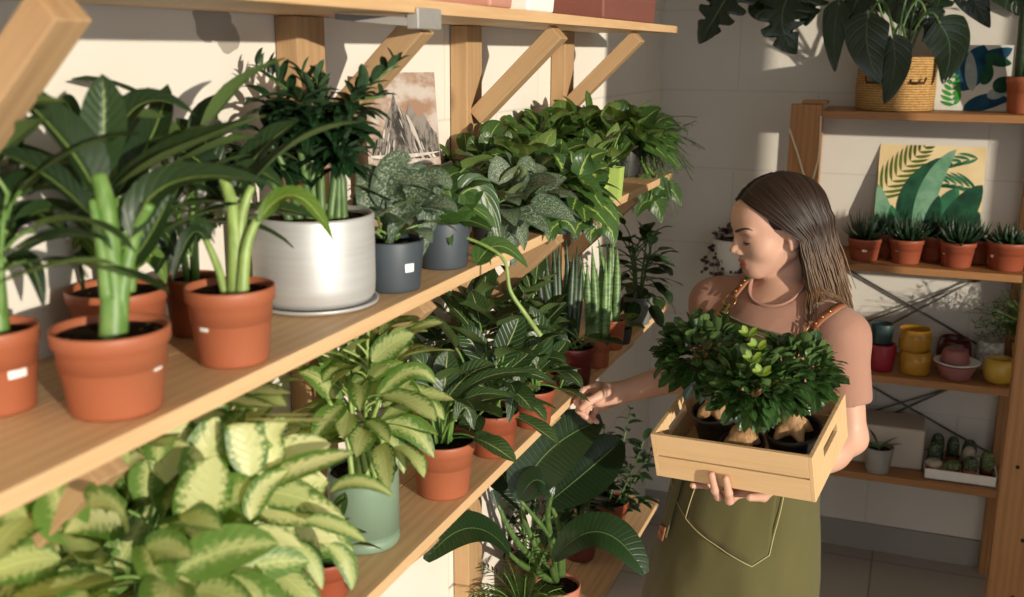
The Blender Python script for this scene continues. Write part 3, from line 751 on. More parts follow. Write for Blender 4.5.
# feathery plant hanging at the shelf end
c = V((.15, 3.145, ZA + .0008)); t = thing('feathery_plant', 'feathery fine-leaved plant spilling off the far end of the upper shelf', 'plant', c)
s = pot(t, c, .05, .085, BLACKPOT, 'plain', taper=.85); mL, mS = MB(), MB(); CL['zmin'] = -9
for i in range(120):
    a = U(-1.9, 1.3) if i % 3 else U(0, 6.28); e = U(.3, 1.2); Ln = U(.10, .24)
    p1 = s + dirv(a, e) * Ln * .6; p2 = s + dirv(a, 0) * Ln * U(.7, 1.0) + V((0, 0, U(-.2, .10)))
    pts = [clampv(q) for q in bez(s, p1, p2, 8)]; tube(mS, pts, .001, 4)
    for k in range(1, 9):
        for j in range(7):
            q = pts[k - 1].lerp(pts[k], j / 7); dv = dirv(U(0, 6.28), U(-.5, .6)); ln = U(.014, .03)
            leaf(mL, q, q + dv * ln * .5, q + dv * ln - V((0, 0, .004)), .0028, V((0, 0, 1)), 'strap', 0, 0, 2, 1)
mL.build('foliage', LF_GRASS, t); mS.build('stem', ST_DARK, t)

# ================================================================== middle plant shelf (B)
CL.update(zmax=ZA - .04, zmin=ZB + .012)
GV = 'cream-variegated leafy plants at the near end of the middle shelf'
def heroes(mL, d, rows, shape='ovate'):
    for b, m, tp, w, f in rows: hleaf(mL, b, m, tp, d + U(-.03, .03), w, f, shape, .16, wave=.015)
# big cream variegated plant in the foreground
t, c, R, H, s = potted('variegated_plant', 'big cream-and-green leaved plant in the lower left foreground, under the front terracotta pots', 'plant', 262, 640, ZB, 96, 78, TERRA2, group=GV, loc=V((.14, 1.03, ZB)), R=.065, H=.09)
d = depth(s) - .2; mL, mS, mG = MB(), MB(), MB()
heroes(mL, d, [((206, 512), (204, 462), (219, 412), 58, .85), ((250, 476), (246, 440), (232, 392), 50, .85), ((166, 600), (188, 572), (216, 532), 48, .8),
               ((150, 562), (186, 520), (228, 500), 28, .5), ((108, 482), (150, 450), (192, 447), 30, .4), ((92, 592), (50, 566), (4, 578), 34, .5),
               ((72, 530), (40, 540), (12, 566), 38, .6), ((248, 492), (300, 468), (356, 452), 38, .45), ((240, 410), (280, 360), (338, 396), 30, .5),
               ((255, 405), (285, 380), (318, 402), 26, .6), ((210, 540), (240, 500), (268, 510), 36, .6), ((230, 565), (262, 538), (302, 548), 34, .6),
               ((120, 600), (70, 600), (20, 596), 34, .5), ((60, 600), (30, 590), (-10, 592), 30, .5), ((250, 520), (262, 490), (290, 470), 32, .7), ((282, 480), (270, 440), (290, 420), 36, .8)])
heroes(mG, d + .02, [((106, 598), (126, 548), (164, 492), 56, .85), ((330, 492), (360, 482), (394, 497), 24, .4), ((305, 520), (335, 525), (366, 542), 24, .6), ((328, 545), (346, 562), (352, 590), 26, .8),
                     ((240, 530), (250, 560), (238, 594), 30, .8), ((150, 500), (120, 470), (104, 500), 30, .6), ((290, 545), (310, 560), (322, 590), 24, .7)])
bush(mG, mS, s, 60, (.085, .12), .55, 'ovate', (.0, .25), .03, (.02, .06), (-15, 65), (15, 65), stems=7, rs=.004, nu=9, nv=3)
bush(mL, mS, s, 50, (.09, .13), .55, 'ovate', (.02, .28), .035, (.02, .06), (-5, 70), (15, 60), stems=6, rs=.004, nu=9, nv=3)
cloud(mG, s + V((.03, -.11, .09)), (.12, .13, .11), 34, (.09, .13), .54, 'ovate', 9, 3, .16, .15, .3, low=-.3, face=1.6); cloud(mL, s + V((.03, -.10, .15)), (.11, .13, .10), 24, (.10, .14), .54, 'ovate', 9, 3, .16, .1, .5, low=-.2, face=2.0)
mL.build('cream_foliage', LF_VAR, t)['label'] = 'cream-centred leaves'; mG.build('green_foliage', LF_VARG, t)['label'] = 'limier green leaves'; mS.build('stem', ST_GREEN, t)
# second one, nearer the picture edge
t, c, R, H, s = potted('variegated_plant', 'cream-and-green leaved plant nearest the lower left corner', 'plant', 0, 0, ZB, 0, 0, TERRA2, group=GV, loc=V((.15, .86, ZB)), R=.06, H=.09)
mL, mS = MB(), MB()
bush(mL, mS, s, 60, (.08, .13), .52, 'ovate', (.0, .2), .04, (.02, .06), (-15, 65), (15, 65), stems=7, rs=.003); cloud(mL, s + V((.05, -.02, .16)), (.13, .14, .12), 60, (.09, .13), .52, 'ovate', 9, 3, .16, .15, .3, low=-.3, face=1.4)
mL.build('foliage', LF_VARG, t); mS.build('stem', ST_GREEN, t)
# small green seedling beside it
t, c, R, H, s = potted('potted_plant', 'small dark green plant in a low terracotta pot at the bottom of the picture', 'plant', 300, 600, ZB, 62, 40, TERRA2, loc=V((.205, 1.215, ZB)), R=.042, H=.06)
mL, mS = MB(), MB(); d = depth(s)
heroes(mL, d - .02, [((318, 560), (340, 562), (352, 592), 22, .7), ((300, 556), (296, 540), (282, 530), 20, .5), ((306, 556), (320, 540), (338, 540), 18, .5), ((296, 560), (284, 560), (270, 580), 20, .6)], 'ovate')
bush(mL, mS, s, 12, (.04, .06), .5, 'ovate', (.01, .05), .012, (.01, .03), (10, 60), (20, 60), stems=3, rs=.003)
mL.build('foliage', LF_POTH, t); mS.build('stem', ST_DARK, t)
# sage pot
t, c, R, H, s = potted('variegated_plant', 'pale-variegated leafy plant in the straight sage green ceramic pot', 'plant', 365, 540, ZB, 70, 76, SAGE, 'straight', fill=.95)
d = depth(s) - .05; mL, mS = MB(), MB()
for x in (352, 360, 368, 376, 384): htube(mS, [(x, 478), (x - 4 + U(-6, 6), 440), (x - 10 + U(-20, 24), 400)], [d, d, d + U(-.03, .03)], (3.4, 2), 7)
heroes(mL, d, [((376, 430), (408, 428), (434, 458), 34, .6), ((360, 440), (362, 452), (352, 490), 30, .8), ((380, 420), (420, 404), (444, 420), 30, .45), ((345, 362), (356, 348), (382, 324), 32, .75),
               ((372, 362), (392, 344), (414, 334), 34, .7), ((350, 385), (376, 372), (404, 362), 26, .5), ((360, 400), (390, 384), (424, 392), 30, .5), ((340, 410), (320, 380), (296, 372), 30, .5),
               ((350, 420), (330, 410), (300, 430), 30, .5), ((366, 440), (392, 442), (404, 474), 28, .7), ((350, 430), (322, 436), (312, 462), 28, .6), ((356, 395), (330, 360), (322, 340), 30, .6), ((376, 400), (410, 372), (436, 384), 28, .5)])
bush(mL, mS, s, 76, (.075, .115), .52, 'ovate', (.05, .26), .03, (.02, .05), (-15, 65), (15, 65), stems=5, rs=.004, rp=.002)
mL.build('foliage', LF_VARG, t); mS.build('stem', ST_PALE, t)
# terracotta pots with pinstriped plants
GB = 'pinstriped leafy plants in terracotta pots on the middle shelf'
def pin(px, py, w, h, mat, label, rows, n, L=(.08, .12), hh=.14, sticker=None, lf=LF_LINE, fill=.9):
    t, c, R, H, s = potted('pinstriped_plant', label, 'plant', px, py, ZB, w, h, mat, group=GB, sticker=sticker, fill=fill)
    d = depth(s); mL, mS = MB(), MB()
    for b, m, tp, w_, f in rows:
        P0, _, _ = hleaf(mL, b, m, tp, d - .06 + U(-.03, .03), w_, f, 'ovate', .22, wave=.02)
        q = s + V((U(-.015, .015), U(-.015, .015), 0)); tube(mS, bez(q, (q + P0) * .5 + V((0, 0, .03)), P0, 5), .0028, 6)
    bush(mL, mS, s, int(n * 1.6), L, .56, 'ovate', (.0, hh), .025, (.03, .06), (0, 70), (15, 65), stems=5, rs=.004)
    mL.build('foliage', lf, t); mS.build('stem', ST_GREEN, t)
pin(443, 491, 66, 56, TERRA, 'plant with pale-veined leaves in the bright sunlit terracotta pot right of the sage pot', [((440, 404), (428, 372), (412, 356), 40, .6), ((446, 400), (470, 374), (496, 366), 32, .5), ((452, 402), (490, 376), (540, 374), 22, .3),
     ((436, 410), (410, 396), (392, 412), 30, .5), ((456, 408), (480, 394), (512, 398), 22, .35), ((430, 416), (424, 392), (400, 384), 26, .5), ((456, 420), (466, 408), (474, 430), 20, .7), ((444, 398), (446, 370), (448, 350), 34, .7)], 10)
pin(493, 452, 52, 44, TERRA2, 'plant with dark pale-veined leaves in the shaded terracotta pot, second right of the sage pot', [((492, 380), (520, 372), (556, 384), 22, .4), ((490, 370), (470, 340), (458, 330), 34, .6), ((496, 366), (512, 336), (520, 312), 36, .7),
     ((500, 396), (512, 390), (508, 424), 22, .7), ((488, 390), (470, 386), (470, 412), 24, .7), ((500, 376), (530, 352), (540, 338), 26, .5)], 18)
pin(533, 424, 44, 38, TERRA2, 'small plant in the dark terracotta pot before the maroon pot', [((536, 366), (540, 336), (530, 306), 32, .7), ((540, 370), (560, 350), (566, 340), 20, .5), ((530, 376), (520, 372), (522, 396), 20, .7)], 16, (.07, .1), .12)
pin(470, 420, 50, 42, TERRA2, 'bushy dark striped plant near the wall behind the sunlit terracotta pot', [((440, 340), (420, 318), (412, 306), 34, .6), ((470, 340), (478, 310), (470, 296), 32, .7)], 26, (.09, .12), .17)
pin(516, 395, 44, 36, BLACKPOT, 'bushy dark striped plant near the wall, below the hanging pale stem', [((506, 330), (512, 306), (504, 290), 30, .7), ((540, 330), (548, 318), (552, 300), 26, .7)], 26, (.08, .11), .16)
pin(425, 440, 50, 42, TERRA2, 'pinstriped plant near the wall, left of the others in its row', [((424, 400), (404, 388), (390, 396), 28, .6)], 10, (.07, .10), .07)
pin(573, 384, 42, 40, MAROON, 'low dark-leaved plant in the maroon pot, one leaf held between her fingers', [((560, 388), (572, 388), (587, 414), 20, .6), ((566, 344), (556, 334), (540, 344), 16, .5)], 7, (.045, .06), .03, sticker=(-1.25, .5, .017, .010), lf=LF_DARK)
# cylindrical snake plants
def snake(px, py, w, h, mat, label, spikes, lf):
    t, c, R, H, s = potted('snake_plant', label, 'plant', px, py, ZB, w, h, mat, group='snake plants on the middle shelf', taper=.8)
    d = depth(s)
    for (bx, tx, ty, r) in spikes:
        mb = MB(); p0 = s + RGT * ((bx - px) * d / FPX) + V((U(-.008, .008), U(-.012, .012), -.005)); p2 = at(tx, ty, d + U(-.02, .02)); r = r * d / FPX
        pts = bez(p0, (p0 + p2) * .5 + V((U(-.006, .006), U(-.006, .006), 0)), p2, 12)
        tube(mb, pts, [r * (1 if i < 7 else max(.08, 1 - ((i - 6) / 6) ** 1.6)) for i in range(13)], 8); mb.build('spike_leaf', lf, t)
def m_snake(name, a, b):
    t = NT(name); o = t.obj(); n = t.noise(t.mapping(o, (25, 25, 90)), 1.6, 3, .6)
    return t.done(t.pbr(t.mix(t.sstep(n, .38, .62), lin(a), lin(b)), .45))
SN1 = m_snake('banded_green', '#6d8a4c', '#45643a'); SN2 = m_snake('banded_green_darkened', '#33482b', '#1f331d')  # darker copy puts the shade of the unlit spikes into the colour
snake(597, 366, 28, 32, TERRA, 'snake plant of light green round spikes in the nearer sunlit orange pot', [(590, 580, 258, 4), (594, 592, 246, 4.2), (598, 601, 252, 4.2), (602, 611, 244, 4.4), (588, 587, 262, 4), (604, 606, 258, 4), (596, 597, 268, 4)], SN1)
snake(612, 348, 26, 30, TERRA, 'snake plant of light green round spikes in the farther orange pot', [(608, 598, 238, 4), (612, 613, 240, 4), (616, 617, 246, 4), (612, 606, 236, 3.6), (618, 610, 250, 3.6)], SN1)
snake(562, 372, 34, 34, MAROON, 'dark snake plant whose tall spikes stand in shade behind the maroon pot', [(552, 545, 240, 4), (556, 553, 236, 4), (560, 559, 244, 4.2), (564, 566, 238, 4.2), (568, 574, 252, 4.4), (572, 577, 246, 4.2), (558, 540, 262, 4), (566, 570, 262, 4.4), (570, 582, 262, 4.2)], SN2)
snake(548, 352, 30, 30, BLACKPOT, 'shade-darkened snake plant nearest the wall, half hidden by leaves', [(544, 520, 246, 3.8), (546, 532, 242, 3.8), (550, 546, 246, 4), (552, 556, 250, 4)], SN2)
# leaf lying by the pots, and the far grey pot
t, c, R, H, s = potted('potted_plant', 'dark glossy-leaved plant in a grey pot at the far end of the middle shelf', 'plant', 637, 323, ZB, 30, 28, GREYPOT, 'plain')
mL, mS = MB(), MB()
bush(mL, mS, s, 60, (.06, .085), .6, 'ovate', (.0, .15), .03, (.03, .07), (-20, 60), (20, 70), stems=6, nu=7, nv=2, curl=.2)
d = depth(s); hleaf(mL, (655, 262), (664, 260), (676, 267), d, 10, .5, nu=8)
mL.build('foliage', LF_DARK, t); mS.build('stem', ST_DARK, t)
t, c, R, H, s = potted('potted_plant', 'small broad-leaved plant tucked behind the orange snake plant pots', 'plant', 622, 343, ZB, 20, 16, BLACKPOT, 'plain')
mL, mS = MB(), MB(); bush(mL, mS, s, 6, (.045, .06), .75, 'ovate', (.0, .02), .01, (.01, .02), (20, 60), (30, 70), stems=3)
mL.build('foliage', LF_POTH, t); mS.build('stem', ST_GREEN, t)

# ================================================================== bottom shelf (C)
CL.update(zmax=ZB - .04, zmin=ZC + .012)
t, c, R, H, s = potted('paddle_leaf_plant', 'tall plant with big dark paddle leaves in a pinkish pot on the bottom shelf', 'plant', 0, 0, ZC, 0, 0, TERRA_PINK, 'plain', loc=V((.198, 2.33, ZC)), R=.062, H=.12)
d = depth(s); mL, mS = MB(), MB(); CL['zmin'] = -9
def bird(stem, b, m, tp, w, f, ds, d1=None, shape='paddle', fold=.2, side=None):
    htube(mS, stem, ds, (4, 1.6), 8); hleaf(mL, b, m, tp, ds[-1], w, f, shape, fold, d1=d1, nu=22, nv=6, wave=.012, side=side)
bird([(560, 575), (556, 545), (520, 500)], (520, 500), (548, 452), (602, 420), 62, .75, [d, d - .1, d - .2], d - .22)
bird([(562, 575), (560, 530), (548, 500)], (548, 503), (588, 470), (622, 440), 56, .7, [d, d - .08, d - .12], d - .14)
bird([(552, 580), (524, 566), (508, 552)], (510, 553), (470, 528), (426, 561), 38, .45, [d, d - .15, d - .22], d - .42, side=.3)
bird([(556, 580), (552, 568), (556, 562)], (554, 560), (600, 532), (645, 574), 46, .4, [d, d - .1, d - .16], d - .22)
bird([(550, 575), (528, 530), (522, 506)], (521, 508), (500, 470), (496, 470), 38, .6, [d, d - .08, d - .12], d - .1)
bird([(558, 575), (548, 520), (552, 494)], (552, 496), (536, 480), (520, 500), 28, .5, [d, d - .16, d - .22], d - .24)
bird([(548, 575), (516, 540), (498, 505)], (498, 508), (494, 496), (492, 490), 8, .6, [d, d - .14, d - .2])
mL.build('foliage', LF_BIRD, t); mS.build('stem', ST_DARK, t)
CL['zmin'] = ZC + .012
t, c, R, H, s = potted('potted_plant', 'upright plant with small rounded dark leaves in a brick red pot on the bottom shelf', 'plant', 0, 0, ZC, 0, 0, TERRA2, 'nursery', loc=V((.17, 2.92, ZC)), R=.062, H=.10)
d = depth(s); mL, mS = MB(), MB()
for b, m, tp in (((604, 520), (618, 470), (630, 410)), ((600, 520), (600, 470), (612, 440)), ((610, 520), (636, 480), (650, 452)), ((606, 520), (626, 490), (644, 440)), ((596, 520), (586, 480), (580, 460)), ((604, 520), (608, 480), (604, 430)), ((610, 520), (630, 505), (648, 500)), ((598, 520), (590, 500), (578, 490))):
    dt = d + U(-.08, .06); P0, P1, P2 = at(*b, d), at(*m, d), at(*tp, dt); tube(mS, bez(P0, P1, P2, 8), [.004 * (1 - .06 * i) for i in range(9)], 6)
    for i in range(20):
        f = .25 + .75 * i / 19; q = P0 * (1 - f) ** 2 + P1 * 2 * f * (1 - f) + P2 * f * f; a = U(0, 6.28); Ln = U(.04, .058); e = U(.1, .9)
        leaf(mL, q, q + dirv(a, e) * Ln * .5, q + dirv(a, e - .4) * Ln, Ln * .5, V((0, 0, 1)) + V((U(-.5, .5), U(-.5, .5), 0)), 'ovate', .3, 0, 5, 2)
mL.build('foliage', LF_ZZ, t); mS.build('stem', ST_DARK, t)
GF = 'low leafy plants on the bottom shelf'
for (loc, lf, n, L, wr, sh, hh, lab) in ((V((.14, 2.72, ZC)), LF_DARK, 60, (.06, .09), .5, 'ovate', .2, 'dark bushy plant behind the paddle leaves on the bottom shelf'),
                                         (V((.075, 2.47, ZC)), LF_DARK, 40, (.06, .09), .5, 'ovate', .18, 'dark bushy plant close to the wall, beside the paddle leaf stems')):
    t, c, R, H, s = potted('bushy_plant', lab, 'plant', 0, 0, ZC, 0, 0, BROWNPOT, 'plain', loc=loc, R=.055, H=.1, group=GF)
    mL, mS = MB(), MB(); bush(mL, mS, s, n, L, wr, sh, (.02, hh), .03, (.02, .05), (0, 60), (20, 60), stems=6, nu=6, nv=2)
    mL.build('foliage', lf, t); mS.build('stem', ST_DARK, t)
t, c, R, H, s = potted('feathery_plant', 'small fern-like plant with narrow fronds at the bottom edge of the picture', 'plant', 0, 0, ZC, 0, 0, BROWNPOT, 'plain', loc=V((.17, 2.16, ZC)), R=.05, H=.09)
mL, mS = MB(), MB()
for i in range(26):
    a = U(0, 6.28); e = U(.7, 1.3); Ln = U(.10, .22); p2 = s + dirv(a, e) * Ln - V((0, 0, .02)); pts = [clampv(q) for q in bez(s, s + dirv(a, 1.4) * Ln * .6, p2, 8)]; tube(mS, pts, .0012, 5)
    for k in range(3, 9):
        for sg in (-1, 1):
            for j in range(2):
                q = pts[k - 1].lerp(pts[k], j / 2); tt = (pts[k] - pts[k - 1]).normalized(); sd = tt.cross(V((0, 0, 1))).normalized() * sg
                ln = .045 * (1 - .06 * k); leaf(mL, q, q + (sd + tt * .5) * ln * .5, q + (sd + tt * .8) * ln - V((0, 0, .006)), .007, V((0, 0, 1)), 'lance', .2, 0, 3, 1)
mL.build('foliage', LF_GRASS, t); mS.build('stem', ST_GREEN, t)
CL.update(zmax=9, zmin=-9)
# ================================================================== things on the back unit
def ony_front(px, py, z): return onz(px, py, z)
# monstera in a woven basket
def m_basket():
    t = NT('woven_seagrass'); o = t.obj(); w = t.n('ShaderNodeTexWave', wave_type='BANDS', bands_direction='Z'); t.l(o, w.inputs['Vector']); w.inputs['Scale'].default_value = 38; w.inputs['Distortion'].default_value = 3; w.inputs['Detail Scale'].default_value = 6
    n = t.noise(o, 70, 3); h = t.math('ADD', t.math('MULTIPLY', w.outputs['Fac'], .6), t.math('MULTIPLY', n, .5))
    return t.done(t.pbr(t.mix(t.sstep(h, .2, .9), lin('#8a6535'), lin('#cfa468')), .8, 0, t.bump(h, .6, .006), .2))
BASK = m_basket()
c = onz(893, 111, R1); c = V((c.x, 3.955, R1 + .0006)); d = depth(c)
t = thing('monstera_plant', 'large dark split-leaf plant in a woven basket on top of the back shelving', 'plant', c)
R = 37 * d / FPX; H = 52 * d / FPX
mb = MB(); lathe(mb, [(0, .001), (R * .95, 0), (R * 1.0, .006), (R * 1.02, H * .4), (R * .98, H * .96), (R * .99, H), (R * .92, H), (R * .9, H * .6), (0, H * .6)], c, 40, wob=lambda a, z: 1 + .012 * math.sin(a * 20)); bk = mb.build('basket', BASK, t)
for sg in (-1, 1):
    mb = MB(); q = c + V((sg * R * .55, -R * .86, H * .55)); tube(mb, [q + V((-.025, 0, .012)), q + V((-.02, -.018, -.004)), q + V((.02, -.018, -.004)), q + V((.025, 0, .012))], .004, 6); mb.build('handle', m_plain('dark_slot', '#3a2412', .8), bk)
s = c + V((0, 0, H * .9)); mb = MB(); lathe(mb, [(0, .0), (R * .9, 0)], s, 24); mb.build('soil', SOIL, t)
mL, mS = MB(), MB()
MLV = [((742, -30), (722, 5), (699, 44), 60, .7, -.25), ((800, -20), (782, 18), (797, 54), 66, .75, -.2), ((838, 5), (834, 38), (835, 72), 26, .8, -.2), ((868, 18), (868, 50), (880, 84), 44, .85, -.25), ((893, 40), (894, 72), (884, 104), 34, .9, -.25),
       ((940, 24), (950, 50), (942, 84), 44, .85, -.15), ((770, -30), (762, -10), (768, 14), 52, .6, -.1), ((830, -34), (812, -8), (806, 26), 60, .6, -.12), ((850, -22), (858, -4), (842, 26), 46, .6, -.2), ((914, -20), (905, 6), (918, 30), 50, .7, -.05),
       ((930, -26), (940, -4), (928, 20), 44, .6, -.1), ((966, -14), (976, 4), (990, 28), 34, .7, -.1), ((1000, -30), (1012, -8), (1020, 16), 50, .6, -.05), ((926, 14), (932, 26), (922, 42), 24, .8, -.1), ((880, -30), (880, -10), (884, 14), 48, .5, .1), ((778, -6), (760, 10), (774, 22), 30, .5, .05)]
for i, (b, m, tp, w, f, dd) in enumerate(MLV):
    k = d + dd
    P0, P1, P2 = hleaf(mL, b, m, tp, k, w, f, 'heart', .12, nu=40, nv=6, wave=.02, notch=6 if i in (0, 1, 6, 7, 10) else 0, curl=.12)
    q = s + V((U(-.03, .03), U(-.03, .03), 0)); up = V((0, 0, .16 + .1 * rng.random()))
    tube(mS, [clampv(x) for x in bez(q, (q + P0) * .5 + up, P0, 10)], .0042, 7)
mL.build('foliage', LF_MON, t); mS.build('stem', ST_DARK, t)

# botanical prints: flat painted boards
def m_canvas(name, a, b, sc=14):
    t = NT(name); n = t.noise(t.obj(), sc, 4, .6); return t.done(t.pbr(t.mix(t.sstep(n, .35, .65), lin(a), lin(b)), .8, 0, None, .2))
def board(name, label, cat, org, ux, uz, w, h, thick, front, edge):
    """flat board: lower middle org, right axis ux, up axis uz"""
    nrm = ux.cross(uz).normalized(); root = thing(name, label, cat, org)      # normal points to the viewer (-)
    mb = MB(); f = lambda a, b, c_: org + ux * a + uz * b + nrm * c_
    vs = [f(-w / 2, 0, 0), f(w / 2, 0, 0), f(w / 2, h, 0), f(-w / 2, h, 0), f(-w / 2, 0, -thick), f(w / 2, 0, -thick), f(w / 2, h, -thick), f(-w / 2, h, -thick)]
    mb.add(vs, [(0, 1, 2, 3)], None, 0, 0); mb.add(vs, [(5, 4, 7, 6), (0, 4, 5, 1), (1, 5, 6, 2), (2, 6, 7, 3), (3, 7, 4, 0)], None, 0, 1)
    mb.build('canvas', [front, edge], root, False)
    return root, lambda x, y, o=.0012: org + ux * ((x - .5) * w) + uz * (y * h) + nrm * o
def flatleaf(mb, F, p0, p1, p2, w, o=.0012, n=14, mi=0, split=0, half=0):
    """painted leaf in board coordinates 0..1"""
    vs = []; fs = []
    p0, p1, p2 = V((*p0, 0)), V((*p1, 0)), V((*p2, 0)); pts = bez(p0, p1, p2, n)
    for i, q in enumerate(pts):
        t = i / n; T = (pts[min(n, i + 1)] - pts[max(0, i - 1)]).normalized(); S = V((-T.y, T.x, 0)); hw = w * .5 * SHAPES['ovate'](min(.999, max(.001, t)))
        a, b = (hw, hw) if not half else ((hw, 0) if half > 0 else (0, hw))
        c01 = lambda z_: min(1.0, max(0.0, z_)); vs += [F(c01(q.x + S.x * a), c01(q.y + S.y * a), o), F(c01(q.x - S.x * b), c01(q.y - S.y * b), o)]
    fs = [(2 * i, 2 * i + 1, 2 * i + 3, 2 * i + 2) for i in range(n)]
    mb.add(vs, fs, None, 0, mi)
def frond(mb, F, p0, p1, p2, n, L, w, ang, o, mi):
    pts = bez(V((*p0, 0)), V((*p1, 0)), V((*p2, 0)), n)
    for i in range(1, n + 1):
        T = (pts[i] - pts[i - 1]).normalized(); 
        for sg in (-1, 1):
            a = math.atan2(T.y, T.x) + sg * ang; l = L * (1 - .6 * (i / n) ** 2); q = pts[i]
            flatleaf(mb, F, (q.x, q.y), (q.x + math.cos(a) * l * .5, q.y + math.sin(a) * l * .5), (q.x + math.cos(a - sg * .25) * l, q.y + math.sin(a - sg * .25) * l), w, o, 6, mi)
PG = [m_canvas('print_green_' + n, a, b) for n, a, b in (('deep', '#173a2a', '#24553a'), ('mid', '#3f7a55', '#2c6044'), ('pale', '#7fa588', '#5f8f6e'), ('olive', '#5f6e2a', '#49581f'), ('blue', '#1d4f68', '#17384e'), ('grey', '#8f9c9a', '#a9b0ac'), ('lime', '#3f8f3a', '#2f6f2c'))]
CAN1 = m_canvas('peach_canvas', '#e6cfa0', '#d9bd8c', 5); EDGE = m_plain('board_edge', '#cfc6b4', .7)
q0 = ony(925, 246, 4.03); lean = V((0, .075, .30)).normalized()
rt, F = board('botanical_print', 'botanical print of banana leaves and palm fronds leaning behind the small pots', 'picture', V((q0.x - .004, 4.052, RM + .002)), V((1, 0, 0)), lean, .362, .40, .012, CAN1, EDGE)
mb = MB()
frond(mb, F, (-.02, .45), (.2, .75), (.42, .98), 11, .26, .035, .95, .0010, 3); frond(mb, F, (1.0, .58), (.8, .68), (.55, .66), 7, .26, .035, .5, .0010, 1); frond(mb, F, (1.0, .9), (.85, .9), (.7, .84), 4, .2, .035, .5, .0010, 1)
for a, b_, c_, w, mi, o in (((.3, .0), (.05, .35), (.02, .62), .22, 2, .0014), ((.42, .0), (.12, .55), (.62, .9), .26, 0, .0016), ((.46, .05), (.4, .62), (.72, .97), .24, 2, .0018), ((.55, .0), (.62, .45), (.78, .62), .26, 1, .0015), ((.6, .0), (.8, .4), (.99, .66), .34, 0, .0017),
                           ((.5, .0), (.55, .3), (.6, .55), .2, 0, .0019), ((.75, .0), (.9, .2), (.98, .42), .3, 0, .0018), ((.35, .0), (.2, .2), (.16, .44), .2, 1, .0017), ((.1, .0), (.03, .2), (.02, .35), .16, 0, .0018)):
    flatleaf(mb, F, a, b_, c_, w, o, 16, mi)
pl = mb.build('printed_leaves', PG, rt, False)
# small print on the top board
q0 = ony(970, 113, 4.0)
rt, F = board('botanical_print', 'small blue and green leaf print beside the woven basket', 'picture', V((q0.x, 3.99, R1 + .002)), V((1, -.03, 0)).normalized(), V((0, .05, .25)).normalized(), .235, .225, .010, m_canvas('pale_grey_canvas', '#d5d3c6', '#c2c3bb', 5), EDGE)
mb = MB()
for a, b_, c_, w, mi, o in (((.36, .3), (.5, .7), (.6, 1.0), .5, 4, .0012), ((.4, .0), (.7, .2), (1.0, .18), .3, 4, .0013), ((.55, .75), (.75, .8), (.98, .95), .3, 4, .0012), ((.62, .4), (.7, .55), (.68, .75), .22, 0, .0016), ((.8, .3), (.9, .42), (1.0, .5), .3, 0, .0016), ((.62, .86), (.8, .74), (.99, .72), .22, 0, .0015), ((.5, .3), (.45, .6), (.42, .9), .2, 5, .0014), ((.72, .2), (.8, .3), (.98, .28), .2, 5, .0014)):
    flatleaf(mb, F, a, b_, c_, w, o, 14, mi)
frond(mb, F, (.3, .02), (.2, .2), (.24, .5), 6, .2, .07, 1.1, .0015, 6)
mb.build('printed_leaves', PG, rt, False)
# potted column cactus at the right end of the top board
t, c, R, H, s = potted('cactus_plant', 'dark upright columnar plant in a terracotta pot at the right end of the top board', 'plant', 0, 0, R1, 0, 0, TERRA, loc=V((ony(1021, 117, 3.93).x, 3.93, R1)), R=.058, H=.12)
for k in range(5):
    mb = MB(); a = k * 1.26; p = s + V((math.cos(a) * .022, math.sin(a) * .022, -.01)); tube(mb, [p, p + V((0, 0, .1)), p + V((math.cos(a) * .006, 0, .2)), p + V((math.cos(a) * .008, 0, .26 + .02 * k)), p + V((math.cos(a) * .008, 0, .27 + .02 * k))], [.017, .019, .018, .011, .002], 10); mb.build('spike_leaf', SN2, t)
mL, mS = MB(), MB(); bush(mL, mS, s + V((0, 0, .24)), 6, (.07, .09), .75, 'heart', (.0, .04), .01, (.02, .03), (20, 60), (60, 90), stems=2, fold=.1); mL.build('foliage', LF_MON, t)
mb = MB(); box(mb, (.575, UF + .02, R1 + .0205), (.66, UF + .12, R1 + .031)); o = tag(bevel_obj(mb.build('wood_offcut', WOOD_WARM, None, False, V((.61, UF + .07, R1 + .0205)))), 'flat offcut of wood lying on the left end of the back shelving', 'wood')

# aloe-like pots on the middle board
GA = 'small terracotta pots of spiky succulents on the back shelving'
def aloe(px, y, w, h, label, n=34, L=(.06, .10), mat=TERRA2, sticker=None, wl=.011, el=(15, 85)):
    x = ony(px, 262, y).x
    c0 = V((x, y, RM)); dd = depth(c0)
    t, c, R, H, s = potted('succulent_plant', label, 'plant', 0, 0, RM, 0, 0, mat, group=GA, loc=c0, R=w * .5 * dd / FPX, H=h * dd / FPX, sticker=sticker, fill=.95)
    mL = MB()
    for i in range(n):
        a = i * 2.4 + U(-.3, .3); e = math.radians(el[0] + (el[1] - el[0]) * (i / n) + U(-8, 8)); Ln = U(*L); p = s + dirv(a, 0) * (.018 * (1 - i / n))
        tube(mL, [p, p + dirv(a, e - .15) * Ln * .5, p + dirv(a, e + .1) * Ln], [wl * .5, wl * .42, .0006], 6, True, rng.random(), flat=.55)
    mL.build('foliage', LF_ALOE, t)
aloe(863, 3.885, 33, 22, 'spiky succulent in the leftmost small terracotta pot on the back shelving', 44, (.07, .115), sticker=(-1.5, .55, .017, .013))
aloe(905, 3.885, 33, 24, "spiky succulent in the second front terracotta pot, before the banana leaf print", 44, (.07, .115), sticker=(-2.2, .6, .014, .011))
aloe(956, 3.885, 35, 25, 'spiky succulent in the third front terracotta pot, before the print\'s right edge', 44, (.07, .12), sticker=(-2.5, .6, .012, .013))
aloe(1006, 3.895, 40, 28, 'low round succulent in the rightmost and widest small terracotta pot', 54, (.05, .085), sticker=(-2.5, .55, .012, .02), el=(5, 75), wl=.016)
